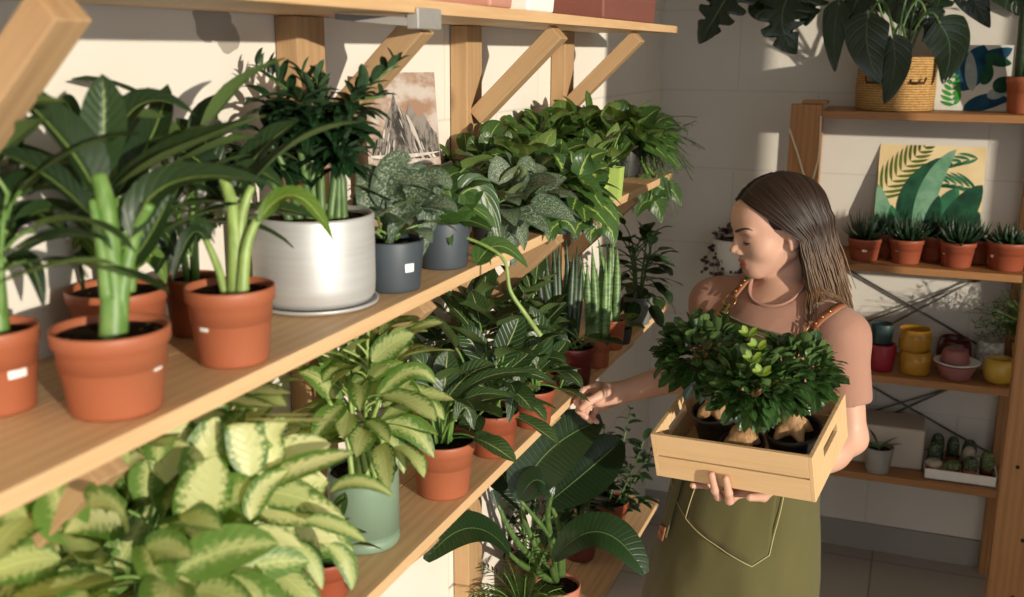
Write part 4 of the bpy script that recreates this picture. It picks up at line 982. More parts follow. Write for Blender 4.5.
for px, lab in ((884, 'succulent pot in the second row, between the first and second front pots'), (932, 'succulent pot in the second row, between the second and third front pots'), (974, 'succulent pot in the second row, between the third and rightmost front pots')):
    aloe(px, 3.985, 31, 24, lab, 40, (.06, .10))
# pots and bowls on the third board
def ware(name, label, cat, px, pyb, y, wpx, hpx, mat, style='plain', taper=.8, z0=None, flip=False, group='coloured plant pots on the third board'):
    x = ony(px, pyb, y).x; z = (RP if z0 is None else z0) + .0008; c = V((x, y, z)); dd = depth(c); R = wpx * .5 * dd / FPX; H = hpx * dd / FPX
    mb = MB(); b = R * taper
    if style == 'round': prof = [(0, .001), (R * .62, 0), (R * .86, H * .15), (R, H * .45), (R * .96, H * .8), (R * .8, H), (R * .74, H), (R * .8, H * .75), (R * .8, H * .3), (0, H * .2)]
    elif style == 'band': prof = [(0, .001), (b, 0), (R * .97, H * .1), (R, H * .62), (R, H * .66), (R * .98, H * .68), (R * .98, H), (R * .92, H), (R * .9, H * .4), (0, H * .3)]
    else: prof = [(0, .001), (b, 0), (b + .002, .004), (R, H - .004), (R * .98, H), (R * .92, H), (R * .9, H * .7), (b * .85, H * .2), (0, H * .2)]
    if flip: prof = [(r, H - zz) for r, zz in reversed(prof)]
    lathe(mb, prof, c, 36); o = mb.build(name, mat, None, True, c); return tag(o, label, cat, group), c, R, H
ware('plant_pot', 'crimson pot at the left end of the third board, behind her shoulder', 'pot', 881, 372, 3.88, 26, 27, CRIMSON)
o, c, R, H = ware('plant_pot', 'dark teal pot standing on the crimson one', 'pot', 881, 345, 3.88, 22, 20, TEAL, z0=RP + 27 * 3.9 / FPX)
o, c, R, H = ware('plant_pot', 'mustard pot at the bottom of the stack of two', 'pot', 914, 374, 3.88, 30, 24, MUSTARD, 'band', .85)
ware('plant_pot', 'mustard pot stacked on top of the other mustard pot', 'pot', 914, 350, 3.88, 31, 22, MUSTARD, 'band', .85, z0=RP + H)
ware('plant_pot', 'glossy burgundy pot behind the mauve bowl', 'pot', 953, 358, 4.02, 33, 30, BURG, 'round')
o, c, R, H = ware('bowl', 'mauve clay bowl under the white-rimmed saucer', 'bowl', 955, 378, 3.87, 38, 15, MAUVE, 'plain', .7)
mb = MB(); zz = c.z + H; lathe(mb, [(0, .001), (R * .9, .001), (R * 1.16, .008), (R * 1.17, .011), (R * 1.12, .011), (R * .9, .005), (0, .005)], (c.x, c.y, zz), 40); tag(mb.build('saucer', WHITE, None, True, V((c.x, c.y, zz))), 'white saucer lying on the mauve bowl', 'saucer')
ware('plant_pot', 'mauve clay pot turned upside down on the white saucer', 'pot', 955, 360, 3.87, 29, 13, MAUVE, 'plain', .75, z0=zz + .0062, flip=True)
ware('plant_pot', 'yellow pot at the right end of the third board', 'pot', 998, 381, 3.87, 31, 25, YELLOW, 'round')
ware('plant_pot', 'white patterned pot behind the yellow pot', 'pot', 989, 362, 4.035, 26, 30, m_canvas('white_speckled_glaze', '#d9d5cc', '#9c978e', 60), 'band', .85)
# grassy plant right of it
t, c, R, H, s = potted('grassy_plant', 'bushy fine-leaved plant in a yellow pot at the right edge of the picture', 'plant', 0, 0, RP, 0, 0, YELLOW, 'plain', loc=V((1.385, 3.975, RP)), R=.047, H=.12)
c_ = s; mL, mS = MB(), MB()
for i in range(150):
    a = U(0, 6.28); e = U(.2, 1.4); Ln = U(.12, .24); p2 = s + dirv(a, e) * Ln; pts = bez(s, s + dirv(a, 1.4) * Ln * .55, p2 - V((0, 0, .02)), 5); pts = [clampv(q) for q in pts]
    tube(mS, pts, .0009, 4)
    for k in range(2, 6):
        for j in range(3):
            dv = dirv(U(0, 6.28), U(-.2, .9)); ln = U(.025, .045); q = pts[k]; leaf(mL, q, q + dv * ln * .5, q + dv * ln - V((0, 0, .004)), .006, V((0, 0, 1)), 'lance', .2, 0, 3, 1)
mL.build('foliage', LF_GRASS, t); mS.build('stem', ST_DARK, t)
# bottom board: plastic box, small grey pot, tray of cacti
def m_frost():
    t = NT('frosted_plastic'); return t.done(t.pbr(lin('#d9d2c8'), .35, 0, None, .5, Transmission_Weight=.35, IOR=1.2))
FROST = m_frost()
x0, x1 = ony(838, 470, 3.86).x, ony(921, 480, 3.86).x
mb = MB(); box(mb, (x0, 3.90, RB + .0005), (x1, 4.08, RB + .155)); bx_ = bevel_obj(mb.build('box', m_plain('pale_box_card', '#b5a99a', .7, var=.04), None, False, V(((x0 + x1) / 2, 3.99, RB))), .008, 3)
bx_.name = 'storage_box'; tag(bx_, 'pale lidless storage box on the lowest board, behind the small grey pot', 'box')
t, c, R, H, s = potted('potted_plant', 'small wilted seedling in a pale grey pot before the storage box', 'plant', 0, 0, RB, 0, 0, m_plain('pale_grey_plastic', '#8f8a82', .4), 'plain', loc=V((ony(878, 462, 3.845).x, 3.845, RB)), R=15 * 3.9 / FPX * .93, H=.095, fill=.85)
mL, mS = MB(), MB()
for a, e in ((2.9, .5), (2.6, 1.1), (0.2, .5), (.1, .9), (3.3, .2)):
    p = s + dirv(a, e) * .05; tube(mS, bez(s, s + V((0, 0, .02)), p, 4), .0025, 6); leaf(mL, s.lerp(p, .5), p, p + dirv(a, e - .4) * .035, .016, V((0, 0, 1)), 'ovate', .3)
mL.build('foliage', LF_DARK, t); mS.build('stem', ST_DARK, t)
xa, xb = ony(922, 487, 3.83).x, ony(1000, 497, 3.83).x; xb = min(xb, 1.33)
cxm = (xa + xb) / 2
mb = MB(); th = .004; za = RB + .0005; zt = RB + .04
box(mb, (xa, 3.83, za), (xb, 4.02, za + th)); box(mb, (xa, 3.83, za), (xb, 3.83 + th, zt)); box(mb, (xa, 4.02 - th, za), (xb, 4.02, zt)); box(mb, (xa, 3.83, za), (xa + th, 4.02, zt)); box(mb, (xb - th, 3.83, za), (xb, 4.02, zt))
tag(mb.build('tray', WHITE, None, False, V((cxm, 3.925, RB))), 'shallow white tray holding the little cacti', 'tray')
def m_cactus(a, b):
    t = NT('cactus_skin'); o = t.obj(); vo = t.n('ShaderNodeTexVoronoi'); t.l(o, vo.inputs['Vector']); vo.inputs['Scale'].default_value = 140
    return t.done(t.pbr(t.mix(t.sstep(vo.outputs['Distance'], .05, .35), lin('#c9bf9a'), t.mix(t.noise(o, 30, 2), lin(a), lin(b))), .6))
CAC = [m_cactus('#2f4526', '#22351d'), m_cactus('#4f5f2e', '#3f4c24'), m_cactus('#a39a88', '#8d8472')]
spots = [(931, 3.86, .034, .03, 0, 'round grey-green cactus at the front left of the white tray', 2), (954, 3.86, .036, .032, 1, 'round green cactus at the front middle of the white tray', 1), (929, 3.93, .03, .07, 1, 'tall dark cactus at the left of the tray', 0), (951, 3.94, .026, .08, 0, 'tall narrow dark cactus at the back middle of the tray', 0),
         (938, 3.985, .028, .085, 1, 'dark cactus in the back row of the tray, left', 0), (966, 3.90, .03, .055, 0, 'low dark cactus just right of the tray middle', 0), (971, 3.965, .03, .075, 1, 'dark cactus in the back row of the tray, right', 0), (978, 3.935, .028, .07, 0, 'whitish furry cactus in the tray', 2), (994, 3.90, .03, .07, 1, 'ochre-green cactus at the right end of the tray', 1)]
GRID = [(0, 0), (.36, 0), (.0, 1), (.36, 2), (.05, 2), (.68, 0), (.68, 2), (.66, 1), (1, .5)]
for px, y, r, h, pm, lab, cm in spots:
    gi = spots.index((px, y, r, h, pm, lab, cm)); gx, gy = GRID[gi]; r *= .8; x = xa + .034 + (xb - xa - .068) * gx; y = 3.862 + .062 * gy; c0 = V((x, y, za + th + .0005))
    t = thing('cactus_plant', lab, 'cactus', c0, 'little cacti in the white tray')
    s = pot(t, c0, .0255, .042, (TERRA2, MAROON)[pm], 'nursery', seg=20)
    mb = MB(); n = 10; prof = [(max(.0004, r * math.sin(PI * (.06 + .94 * i / n)) ** .6 * (1 if i < n else .0)), h * (1 - math.cos(PI * i / n)) / 2) for i in range(n + 1)]
    lathe(mb, prof, s - V((0, 0, .004)), 40, wob=lambda a, z: 1 + .07 * math.cos(a * 12)); mb.build('cactus_body', CAC[cm], t)
# cord hanging on the left post
mb = MB(); yq = UF - .006
def pc(px, py): q = ony(px, py, yq); return q
tube(mb, [pc(789, 128), pc(793, 140), pc(798, 155), pc(803, 172), pc(809, 186), pc(814, 176), pc(818, 160), pc(820, 140), pc(821, 116)], .0035, 8)
cord = tag(mb.build('cord', m_plain('cotton_cord', '#d8c8a8', .8, bump=.3, scale=200), None, True, pc(805, 116)), 'pale cord loop hanging on the left post of the back shelving', 'cord')
# wall planter with trailing wine-red leaves behind her face
x = ony(735, 250, 4.06).x; c0 = V((x, 4.055, ony(735, 274, 4.055).z)); dd = depth(c0)
t = thing('hanging_planter', 'white wall planter with trailing wine red leaves on the back wall beside her face', 'plant', c0)
s = pot(t, c0, 26 * dd / FPX * .85, 36 * dd / FPX, WHITE, 'bowl', fill=.95); mL, mS = MB(), MB()
mb = MB(); box(mb, (x - .02, 4.10, c0.z + .02), (x + .02, 4.15, c0.z + .12)); mb.build('wall_bracket', WHITE, t, False)
cloud(mL, s + V((0, -.01, .015)), (.085, .07, .03), 90, (.02, .032), .7, 'ovate')
for px, ln in ((704, 30), (710, 62), (716, 84), (722, 50), (712, 86), (735, 60), (742, 50), (730, 74)):
    p0 = V((ony(px + 6, 240, 4.0).x, 3.99, s.z + .01)); p2 = V((ony(px, 240 + ln, 4.0).x, 3.985, s.z - ln * dd / FPX)); pts = bez(s, p0 + V((0, 0, .02)), p2, 12); tube(mS, pts, .0012, 5)
    for i in range(3, 13):
        for sg in (-1, 1):
            if rng.random() < .75: d_ = V((sg * U(.2, 1), U(-.8, .1), U(-.6, .5))).normalized(); q_ = pts[i] + V((0, 0, U(-.008, .008))); ln_ = U(.016, .026); leaf(mL, q_, q_ + d_ * ln_ * .5, q_ + d_ * ln_, ln_ * .85, V((U(-.5, .5), -1, U(0, .6))), 'ovate', .2, 0, 4, 2)
mL.build('foliage', LF_WINE, t); mS.build('stem', ST_BROWN, t)

# ================================================================== top board on the left wall
def onx(px, py, X): r = ray(px, py); return CAM + r * ((X - CAM.x) / r.x)
x_ = .18
def topbox(px0, px1, hgt, mat, name, label, x=.19, taper=.9, dep=.14):
    a, b = onx(px0, 20, DEP - .02), onx(px1, 24, DEP - .02); y0, y1 = a.y, b.y; mb = MB(); vs = []
    for f, z in ((taper, 0), (1, hgt), (.94, hgt), (.9, hgt * .4)):
        for sx, sy in ((-1, -1), (1, -1), (1, 1), (-1, 1)): vs.append((x + sx * dep / 2 * f, (y0 + y1) / 2 + sy * (y1 - y0) / 2 * f, ZTOP + .0005 + z))
    fs = [(3, 2, 1, 0)] + [(4 * i + k, 4 * i + (k + 1) % 4, 4 * i + 4 + (k + 1) % 4, 4 * i + 4 + k) for i in range(3) for k in range(4)] + [(12, 13, 14, 15)]
    mb.add(vs, fs); o = bevel_obj(mb.build(name, mat, None, False, V((x, (y0 + y1) / 2, ZTOP))), .006, 3); return tag(o, label, 'planter')
topbox(598, 654, .15, m_plain('brown_planter', '#7a4a40', .5), 'planter_box', 'brown rectangular planter on the top board near the far end')
topbox(524, 552, .10, m_plain('white_ceramic', '#f0ece4', .4), 'planter_box', 'white planter on the top board, lit by the sun')
topbox(486, 510, .10, m_plain('pink_clay', '#b98372', .6), 'planter_box', 'pinkish clay planter on the top board, left of the white one')
# metal clamp on the front edge of the top board
p = onx(428, 8, DEP); mb = MB(); y = p.y
t = thing('shelf_clamp', 'shiny metal clamp gripping the front edge of the top board', 'clamp', V((DEP, y, ZTOP - .03)))
box(mb, (DEP - .013, y - .045, ZTOP - .042), (DEP + .004, y + .035, ZTOP - .0205)); box(mb, (DEP + .001, y - .045, ZTOP - .042), (DEP + .006, y + .035, ZTOP - .012))
bevel_obj(mb.build('jaw', METAL, t, False), .0015)
mb = MB(); vs = [(DEP - .012, y - .045, ZTOP - .026), (DEP - .012, y - .028, ZTOP - .026), (DEP - .10, y - .066, ZTOP - .022), (DEP - .10, y - .10, ZTOP - .022), (DEP - .012, y - .045, ZTOP - .038), (DEP - .012, y - .028, ZTOP - .038), (DEP - .10, y - .066, ZTOP - .030), (DEP - .10, y - .10, ZTOP - .030)]
mb.add(vs, [(0, 1, 2, 3), (7, 6, 5, 4), (0, 4, 5, 1), (1, 5, 6, 2), (2, 6, 7, 3), (3, 7, 4, 0)]); mb.build('lever', m_plain('dull_steel', '#6b6660', .55, .6), t, False)

# mountain drawing leaning behind the pots
def m_sky():
    t = NT('drawing_paper'); o = t.obj(); n = t.noise(t.mapping(o, (6, 6, 9)), 2.2, 5, .6); n2 = t.noise(o, 60, 3)
    col = t.mix(t.sstep(n, .42, .6), lin('#94745f'), lin('#b9aea3')); col = t.mix(t.math('MULTIPLY', n2, .25), col, lin('#8a7468')); return t.done(t.pbr(col, .8, 0, None, .1))
def m_rock(name, a, b, sc):
    t = NT(name); o = t.obj(); n = t.noise(t.mapping(o, (3, 3, 1)), sc, 5, .75); return t.done(t.pbr(t.mix(t.sstep(n, .40, .58), lin(a), lin(b)), .85, 0, None, .1))
pa, pb = at(372, 186, 1.84), at(449, 172, 1.93)
zb = ZA + .001; ux = V((pb.x - pa.x, pb.y - pa.y, 0)).normalized(); w = .150
org = V(((pa.x + pb.x) / 2, (pa.y + pb.y) / 2, zb)); nrm = ux.cross(V((0, 0, 1))); back = -nrm
rt, F = board('mountain_drawing', 'charcoal drawing of a rocky peak on brownish paper, leaning behind the pots', 'picture', org, ux, (V((0, 0, 1)) + back * .12).normalized(), w, .325, .014, m_sky(), m_plain('drawing_edge', '#8a6a52', .8))
mb = MB()
PK = [(.06, .30), (.14, .40), (.22, .46), (.30, .62), (.36, .70), (.40, .84), (.43, .72), (.50, .66), (.55, .60), (.60, .72), (.66, .66), (.72, .58), (.80, .62), (.88, .50), (.97, .42), (.99, .22), (.6, .20), (.3, .22), (.05, .24)]
FM = lambda x, y, o=.0012: F(x, .53 + (y - .2) * .58, o)
TOP = [q for q in PK if q[1] > .215 and q not in ((.05, .24), (.3, .22))]
for (xa_, ya_), (xb_, yb_) in zip(TOP[:-1], TOP[1:]):
    mb.add([FM(xa_, .2, .001), FM(xb_, .2, .001), FM(xb_, yb_, .001), FM(xa_, ya_, .001)], [(0, 1, 2, 3)], None, 0, 0)
r2 = random.Random(3)
for i in range(70):
    x = r2.uniform(.1, .95); top = .28 + .5 * max(0, 1 - abs(x - .42) / .4); y = r2.uniform(.24, max(.3, top)); l = r2.uniform(.05, .16); sl = -.35 if x < .42 else .45
    flatleaf(mb, FM, (x, y), (x + sl * l * .3, y - l * .5), (x + sl * l, max(.2, y - l)), r2.uniform(.008, .03), .0014 + i * 1e-6, 5, 1 if i % 3 else 2)
for (a, b_, c_) in (((.0, .24), (.4, .2), (1, .25)), ((.1, .16), (.5, .2), (.95, .14)), ((.55, .62), (.66, .46), (.76, .22))): flatleaf(mb, FM, a, b_, c_, .05, .0017, 10, 2)
mb.build('drawn_mountain', [m_rock('graphite_mid', '#3c3936', '#857c74', 12), m_rock('graphite_dark', '#2a2725', '#55504b', 20), m_rock('paper_white', '#cfc5b8', '#b5aaa0', 15)], rt, False)
# ================================================================== signed-distance bodies -> one continuous mesh
def smin(a, b, k):
    if k <= 0: return np.minimum(a, b)
    h = np.maximum(k - np.abs(a - b), 0) / k
    return np.minimum(a, b) - h * h * k * .25
class SDF:
    def __init__(s): s.p = []
    def rc(s, a, b, ra, rb, k=.02, sub=False):
        a = np.array(a, float); b = np.array(b, float); r = max(ra, rb)
        s.p.append((0, (a, b, ra, rb), np.minimum(a, b) - r, np.maximum(a, b) + r, k, sub)); return s
    def el(s, c, r, k=.02, sub=False, M=None):
        c = np.array(c, float); r = np.array(r, float); R = r.max()
        s.p.append((1, (c, r, M), c - R, c + R, k, sub)); return s
    @staticmethod
    def d(kind, q, P):
        if kind == 0:
            a, b, ra, rb = q; ba = b - a; t = np.clip(((P - a) @ ba) / max(1e-12, ba @ ba), 0, 1)
            return np.linalg.norm(P - a - t[..., None] * ba, axis=-1) - (ra + (rb - ra) * t)
        c, r, M = q; x = P - c
        if M is not None: x = x @ M.T
        k0 = np.linalg.norm(x / r, axis=-1); k1 = np.linalg.norm(x / (r * r), axis=-1)
        return k0 * (k0 - 1) / np.maximum(k1, 1e-9)
    def comb(s, f, d, k, sub): return -smin(-f, d, k) if sub else smin(f, d, k)
    def ev(s, P):
        P = np.atleast_2d(np.array(P, float)); f = np.full(P.shape[:-1], 1.0)
        for kind, q, lo, hi, k, sub in s.p: f = s.comb(f, s.d(kind, q, P), k, sub)
        return f
    def grad(s, p, e=1e-3):
        P = np.array([p] * 6, float)
        for i in range(3): P[2 * i, i] += e; P[2 * i + 1, i] -= e
        v = s.ev(P); g = np.array([v[0] - v[1], v[2] - v[3], v[4] - v[5]]); return g / (np.linalg.norm(g) + 1e-12)
    def project(s, p, off=0.0, it=8):
        p = np.array(p, float)
        for _ in range(it): p = p - s.grad(p) * (float(s.ev(p)[0]) - off)
        return V(p)
    def trace(s, o, dr, t0, t1=6.0, off=0.0):
        o = np.array(o, float); dr = np.array(dr, float); dr /= np.linalg.norm(dr); t = t0
        for _ in range(80):
            dd = float(s.ev(o + dr * t)[0]) - off
            if dd < 4e-4: break
            t += dd * .8
            if t > t1: break
        return V(o + dr * t)
    def mesh(s, h, pad=.02):
        lo = np.min([p[2] for p in s.p if not p[5]], 0) - pad; hi = np.max([p[3] for p in s.p if not p[5]], 0) + pad
        n = np.ceil((hi - lo) / h).astype(int) + 1
        F = np.full(tuple(n), .06, np.float32)
        for kind, q, a, b, k, sub in s.p:
            m = k + 2.5 * h
            i0 = np.clip(np.floor((a - m - lo) / h).astype(int), 0, n - 1); i1 = np.clip(np.ceil((b + m - lo) / h).astype(int) + 1, 1, n)
            if (i1 <= i0).any(): continue
            ax = [lo[j] + h * np.arange(i0[j], i1[j]) for j in range(3)]
            sl = tuple(slice(i0[j], i1[j]) for j in range(3))
            for xs in range(0, len(ax[0]), 24):
                G = np.stack(np.meshgrid(ax[0][xs:xs + 24], ax[1], ax[2], indexing='ij'), -1)
                s2 = (slice(i0[0] + xs, i0[0] + xs + G.shape[0]), sl[1], sl[2])
                F[s2] = s.comb(F[s2], s.d(kind, q, G), k, sub).astype(np.float32)
        I = F < 0
        c = [I[a:n[0] - 1 + a, b:n[1] - 1 + b, g:n[2] - 1 + g] for a in (0, 1) for b in (0, 1) for g in (0, 1)]
        orr = c[0].copy(); an = c[0].copy()
        for x in c[1:]: orr |= x; an &= x
        act = orr & ~an; idx = np.argwhere(act); vid = np.full(act.shape, -1, np.int32); vid[act] = np.arange(len(idx))
        acc = np.zeros((len(idx), 3)); cnt = np.zeros(len(idx))
        cor = [np.array((a, b, g)) for a in (0, 1) for b in (0, 1) for g in (0, 1)]
        for A in cor:
            for ax in range(3):
                if A[ax] == 0:
                    B = A.copy(); B[ax] = 1
                    fa = F[tuple((idx + A).T)]; fb = F[tuple((idx + B).T)]; m = (fa < 0) != (fb < 0)
                    t = np.where(m, fa / np.where(m, fa - fb, 1), 0)
                    acc[m] += (idx[m] + A + t[m][:, None] * (B - A)); cnt[m] += 1
        vs = lo + h * acc / np.maximum(cnt, 1)[:, None]
        faces = []
        for ax in range(3):
            o1, o2 = (ax + 1) % 3, (ax + 2) % 3
            a = [slice(None)] * 3; b = [slice(None)] * 3; a[ax] = slice(0, n[ax] - 1); b[ax] = slice(1, n[ax])
            sa, sb = I[tuple(a)], I[tuple(b)]; E = np.argwhere(sa != sb)
            E = E[(E[:, o1] > 0) & (E[:, o2] > 0) & (E[:, o1] < n[o1] - 1) & (E[:, o2] < n[o2] - 1)]
            def g(d1, d2):
                q = E.copy(); q[:, o1] -= d1; q[:, o2] -= d2; return vid[tuple(q.T)]
            Q = np.stack([g(0, 0), g(1, 0), g(1, 1), g(0, 1)], 1)
            fl = ~sa[tuple(E.T)]; Q[fl] = Q[fl][:, ::-1]
            faces.append(Q)
        return vs, np.concatenate(faces)
def np_mesh(name, vs, fs, mats, parent=None, origin=None, smooth=2, mi=None):
    fs = fs[(fs >= 0).all(1)]
    if smooth:
        for _ in range(smooth):
            acc = np.zeros_like(vs); cnt = np.zeros(len(vs))
            for i in range(4):
                for j in ((i + 1) % 4, (i + 3) % 4): np.add.at(acc, fs[:, i], vs[fs[:, j]]); np.add.at(cnt, fs[:, i], 1)
            vs = vs * .5 + .5 * acc / np.maximum(cnt, 1)[:, None]
    o0 = origin if origin is not None else parent_origin(parent)
    me = bpy.data.meshes.new(name); me.from_pydata((vs - np.array(o0)).tolist(), [], fs.tolist())
    for m in (mats if isinstance(mats, list) else [mats]): me.materials.append(m)
    me.polygons.foreach_set('use_smooth', [True] * len(me.polygons))
    if mi is not None: me.polygons.foreach_set('material_index', mi(vs[fs].mean(1)).astype(np.int32))
    me.update(); o = bpy.data.objects.new(name, me); COL.objects.link(o); o.parent = parent
    o.location = (o0 - parent_origin(parent)) if parent is not None else o0
    return o

# ------------------------------------------------------------------ the woman
A3 = lambda v: np.array((v[0], v[1], v[2]), float)
Fd = V((-.42, -.905, 0)).normalized(); Ld = V((0, 0, 1)).cross(Fd); Zd = V((0, 0, 1))      # facing, her left, up
NB = V((.678, 2.485, 1.392)); PEL = V((.632, 2.49, .86))
SR = NB - Ld * .166 + V((0, 0, -.058)); SL = NB + Ld * .176 + V((0, 0, -.075))
RH = lambda x, y, d: at(x, y, d - .085)
ER = at(709, 368, 2.54); WR = RH(619, 393, 2.55); EL = at(851, 438, 2.40); WL = V((.775, 2.225, 1.035))
hy, hp = math.radians(209), math.radians(13); fh = V((math.cos(hy), math.sin(hy), 0))
hf = fh * math.cos(hp) - Zd * math.sin(hp); hu = fh * math.sin(hp) + Zd * math.cos(hp); hs = hu.cross(hf)
HO = at(775, 226, 2.46); HSC = .98
H = lambda f, s, u: HO + (hf * f + hs * s + hu * u) * HSC
HM = np.array([A3(hf), A3(hs), A3(hu)]); TM = np.array([A3(Ld), A3(Fd), A3(Zd)])
def hel(S, c, r, k=.02, sub=False, both=False):
    for sg in ((1, -1) if both else (1,)): S.el(A3(H(c[0], c[1] * sg, c[2])), np.array(r) * HSC, k, sub, HM)
def hrc(S, a, b, ra, rb, k=.02, both=False):
    for sg in ((1, -1) if both else (1,)): S.rc(A3(H(a[0], a[1] * sg, a[2])), A3(H(b[0], b[1] * sg, b[2])), ra * HSC, rb * HSC, k)
def tel(S, c, r, k=.03, sub=False): S.el(A3(c), r, k, sub, TM)

CR0, CRE, CRG = V((.481, 2.089, 1.15)), V((.341, -.068, .022)), V((.041, .229, .064))
cw, cdp, ch = CRE.length, .245, .108
ce, cg = CRE.normalized(), CRG.normalized(); cg = (cg - ce * cg.dot(ce)).normalized(); cu = ce.cross(cg)
CRP = lambda a, b, c: CR0 + ce * a + cg * b + cu * c          # crate coordinates: along front, into depth, up from the top edge
Fp = lambda x, hgt, out: CRP((x - CR0.x) / ce.x, -out, -ch + hgt)

def torso(S, g=0.0):
    tel(S, NB + V((-.004, 0, -.115)) + Fd * .0, (.150 + g, .094 + g, .125 + g), .03)
    tel(S, NB.lerp(PEL, .34) + Fd * .006, (.134 + g, .100 + g, .15 + g), .04)
    for sg in (-1, 1): tel(S, NB.lerp(PEL, .30) + Fd * .066 + Ld * (.066 * sg), (.058 + g, .048 + g, .056 + g), .04)
    tel(S, NB.lerp(PEL, .62) + Fd * .0, (.122 + g, .094 + g, .14 + g), .04)
    tel(S, PEL + Fd * .0, (.165 + g, .118 + g, .13 + g), .05)
    S.rc(A3(SR + V((0, 0, .002))), A3(NB + V((0, 0, -.055)) - Fd * .01), .050 + g, .060 + g, .03); S.rc(A3(SL + V((0, 0, .002))), A3(NB + V((0, 0, -.055)) - Fd * .01), .050 + g, .060 + g, .03)
    for P_ in (SR, SL): S.rc(A3(NB + Zd * .02 - Fd * .02), A3(P_.lerp(NB, .22) + Zd * .026), .032 + g * .4, .020 + g, .04)
body = SDF(); torso(body)
NH = H(-.038, 0, -.06)
body.rc(A3(NB - Fd * .026 - Zd * .03), A3(NH), .048, .045, .014)
# head
hel(body, (-.015, 0, .024), (.100, .078, .086)); hel(body, (.044, 0, .022), (.052, .060, .056), .03); hel(body, (.046, 0, .040), (.046, .058, .040), .02); hel(body, (.040, 0, -.036), (.056, .057, .062), .03)
hrc(body, (-.010, .054, -.056), (.061, .018, -.093), .018, .014, .020, True); hel(body, (.0735, 0, -.0945), (.016, .020, .015), .02); hel(body, (.062, 0, -.072), (.032, .034, .028), .02)
hel(body, (.052, .039, -.034), (.026, .024, .026), .02, both=True); hel(body, (.079, .026, .015), (.014, .028, .009), .015, both=True)
hel(body, (.100, .032, -.005), (.016, .018, .012), .012, True, True)
hel(body, (.0765, .031, -.007), (.0125, .0155, .0115), .004, both=True)
hrc(body, (.086, 0, .006), (.105, 0, -.028), .0070, .0088, .012); hel(body, (.1105, 0, -.0325), (.0095, .0095, .0090), .007); hel(body, (.098, .0115, -.0385), (.010, .0078, .0078), .006, both=True)
hel(body, (.100, .0065, -.0455), (.005, .0035, .003), .002, True, True)
LIPU, LIPL = ((.0915, 0, -.0640), (.0100, .0230, .0060)), ((.0905, 0, -.0752), (.0100, .0195, .0070))
hel(body, *LIPU, .0035); hel(body, *LIPL, .0035)
hel(body, (.0990, 0, -.0693), (.0070, .020, .0010), .002, True)
hel(body, (-.014, .076, -.016), (.018, .008, .031), .008, both=True); hel(body, (-.004, .077, -.040), (.008, .006, .010), .006, both=True); hel(body, (-.008, .087, -.012), (.009, .006, .015), .004, True, True)
# arms
for S_, E_, W_ in ((SR, ER, WR), (SL, EL, WL)):
    body.rc(A3(S_), A3(E_), .047, .035, .025); body.rc(A3(E_), A3(E_.lerp(W_, .35)), .035, .037, .02); body.rc(A3(E_.lerp(W_, .35)), A3(W_), .037, .0255, .02)
def chain(S, pts, r0, r1, k=.006):
    n = len(pts) - 1
    for i in range(n): S.rc(A3(pts[i]), A3(pts[i + 1]), r0 + (r1 - r0) * i / n, r0 + (r1 - r0) * (i + 1) / n, k)
# right hand pinching a leaf
KR = [RH(596, 386, 2.54), RH(597, 393, 2.555), RH(600, 400, 2.565), RH(605, 405, 2.57)]
for q in KR: body.rc(A3(WR), A3(q), .020, .0125, .012)
body.rc(A3(WR), A3(RH(606, 388, 2.52)), .018, .013, .012); body.rc(A3(RH(612, 395, 2.54)), A3(RH(599, 399, 2.535)), .023, .020, .012)
chain(body, [KR[0], RH(583, 391, 2.515), RH(577, 402, 2.50), RH(583, 410, 2.495)], .0100, .0074)
chain(body, [KR[1], RH(585, 399, 2.53), RH(579, 410, 2.515), RH(586, 417, 2.512)], .0102, .0075)
chain(body, [KR[2], RH(589, 405, 2.545), RH(584, 415, 2.532), RH(591, 421, 2.528)], .0098, .0072)
chain(body, [KR[3], RH(596, 410, 2.56), RH(591, 418, 2.548), RH(597, 422, 2.542)], .0086, .0064)
chain(body, [RH(610, 390, 2.52), RH(599, 396, 2.485), RH(588, 402, 2.475), RH(582, 408, 2.475)], .0125, .0084)
# left hand under the crate, palm up
KL = [V((.672, 2.130, 1.030)), V((.652, 2.150, 1.033)), V((.638, 2.170, 1.038)), V((.630, 2.190, 1.045))]
for q in KL: body.rc(A3(WL), A3(q), .019, .0125, .012)
chain(body, [KL[0], V((.657, 2.088, 1.026)), Fp(.646, -.004, .012), Fp(.642, .030, .0085)], .0100, .0076)
chain(body, [KL[1], V((.632, 2.100, 1.026)), Fp(.617, -.004, .012), Fp(.612, .034, .0085)], .0102, .0076)
chain(body, [KL[2], V((.602, 2.130, 1.036)), V((.576, 2.098, 1.043))], .0098, .0072); chain(body, [KL[3], V((.598, 2.168, 1.040)), V((.576, 2.150, 1.046))], .0086, .0064)
chain(body, [V((.742, 2.195, 1.035)), V((.722, 2.125, 1.030)), V((.700, 2.075, 1.046))], .0125, .0086)
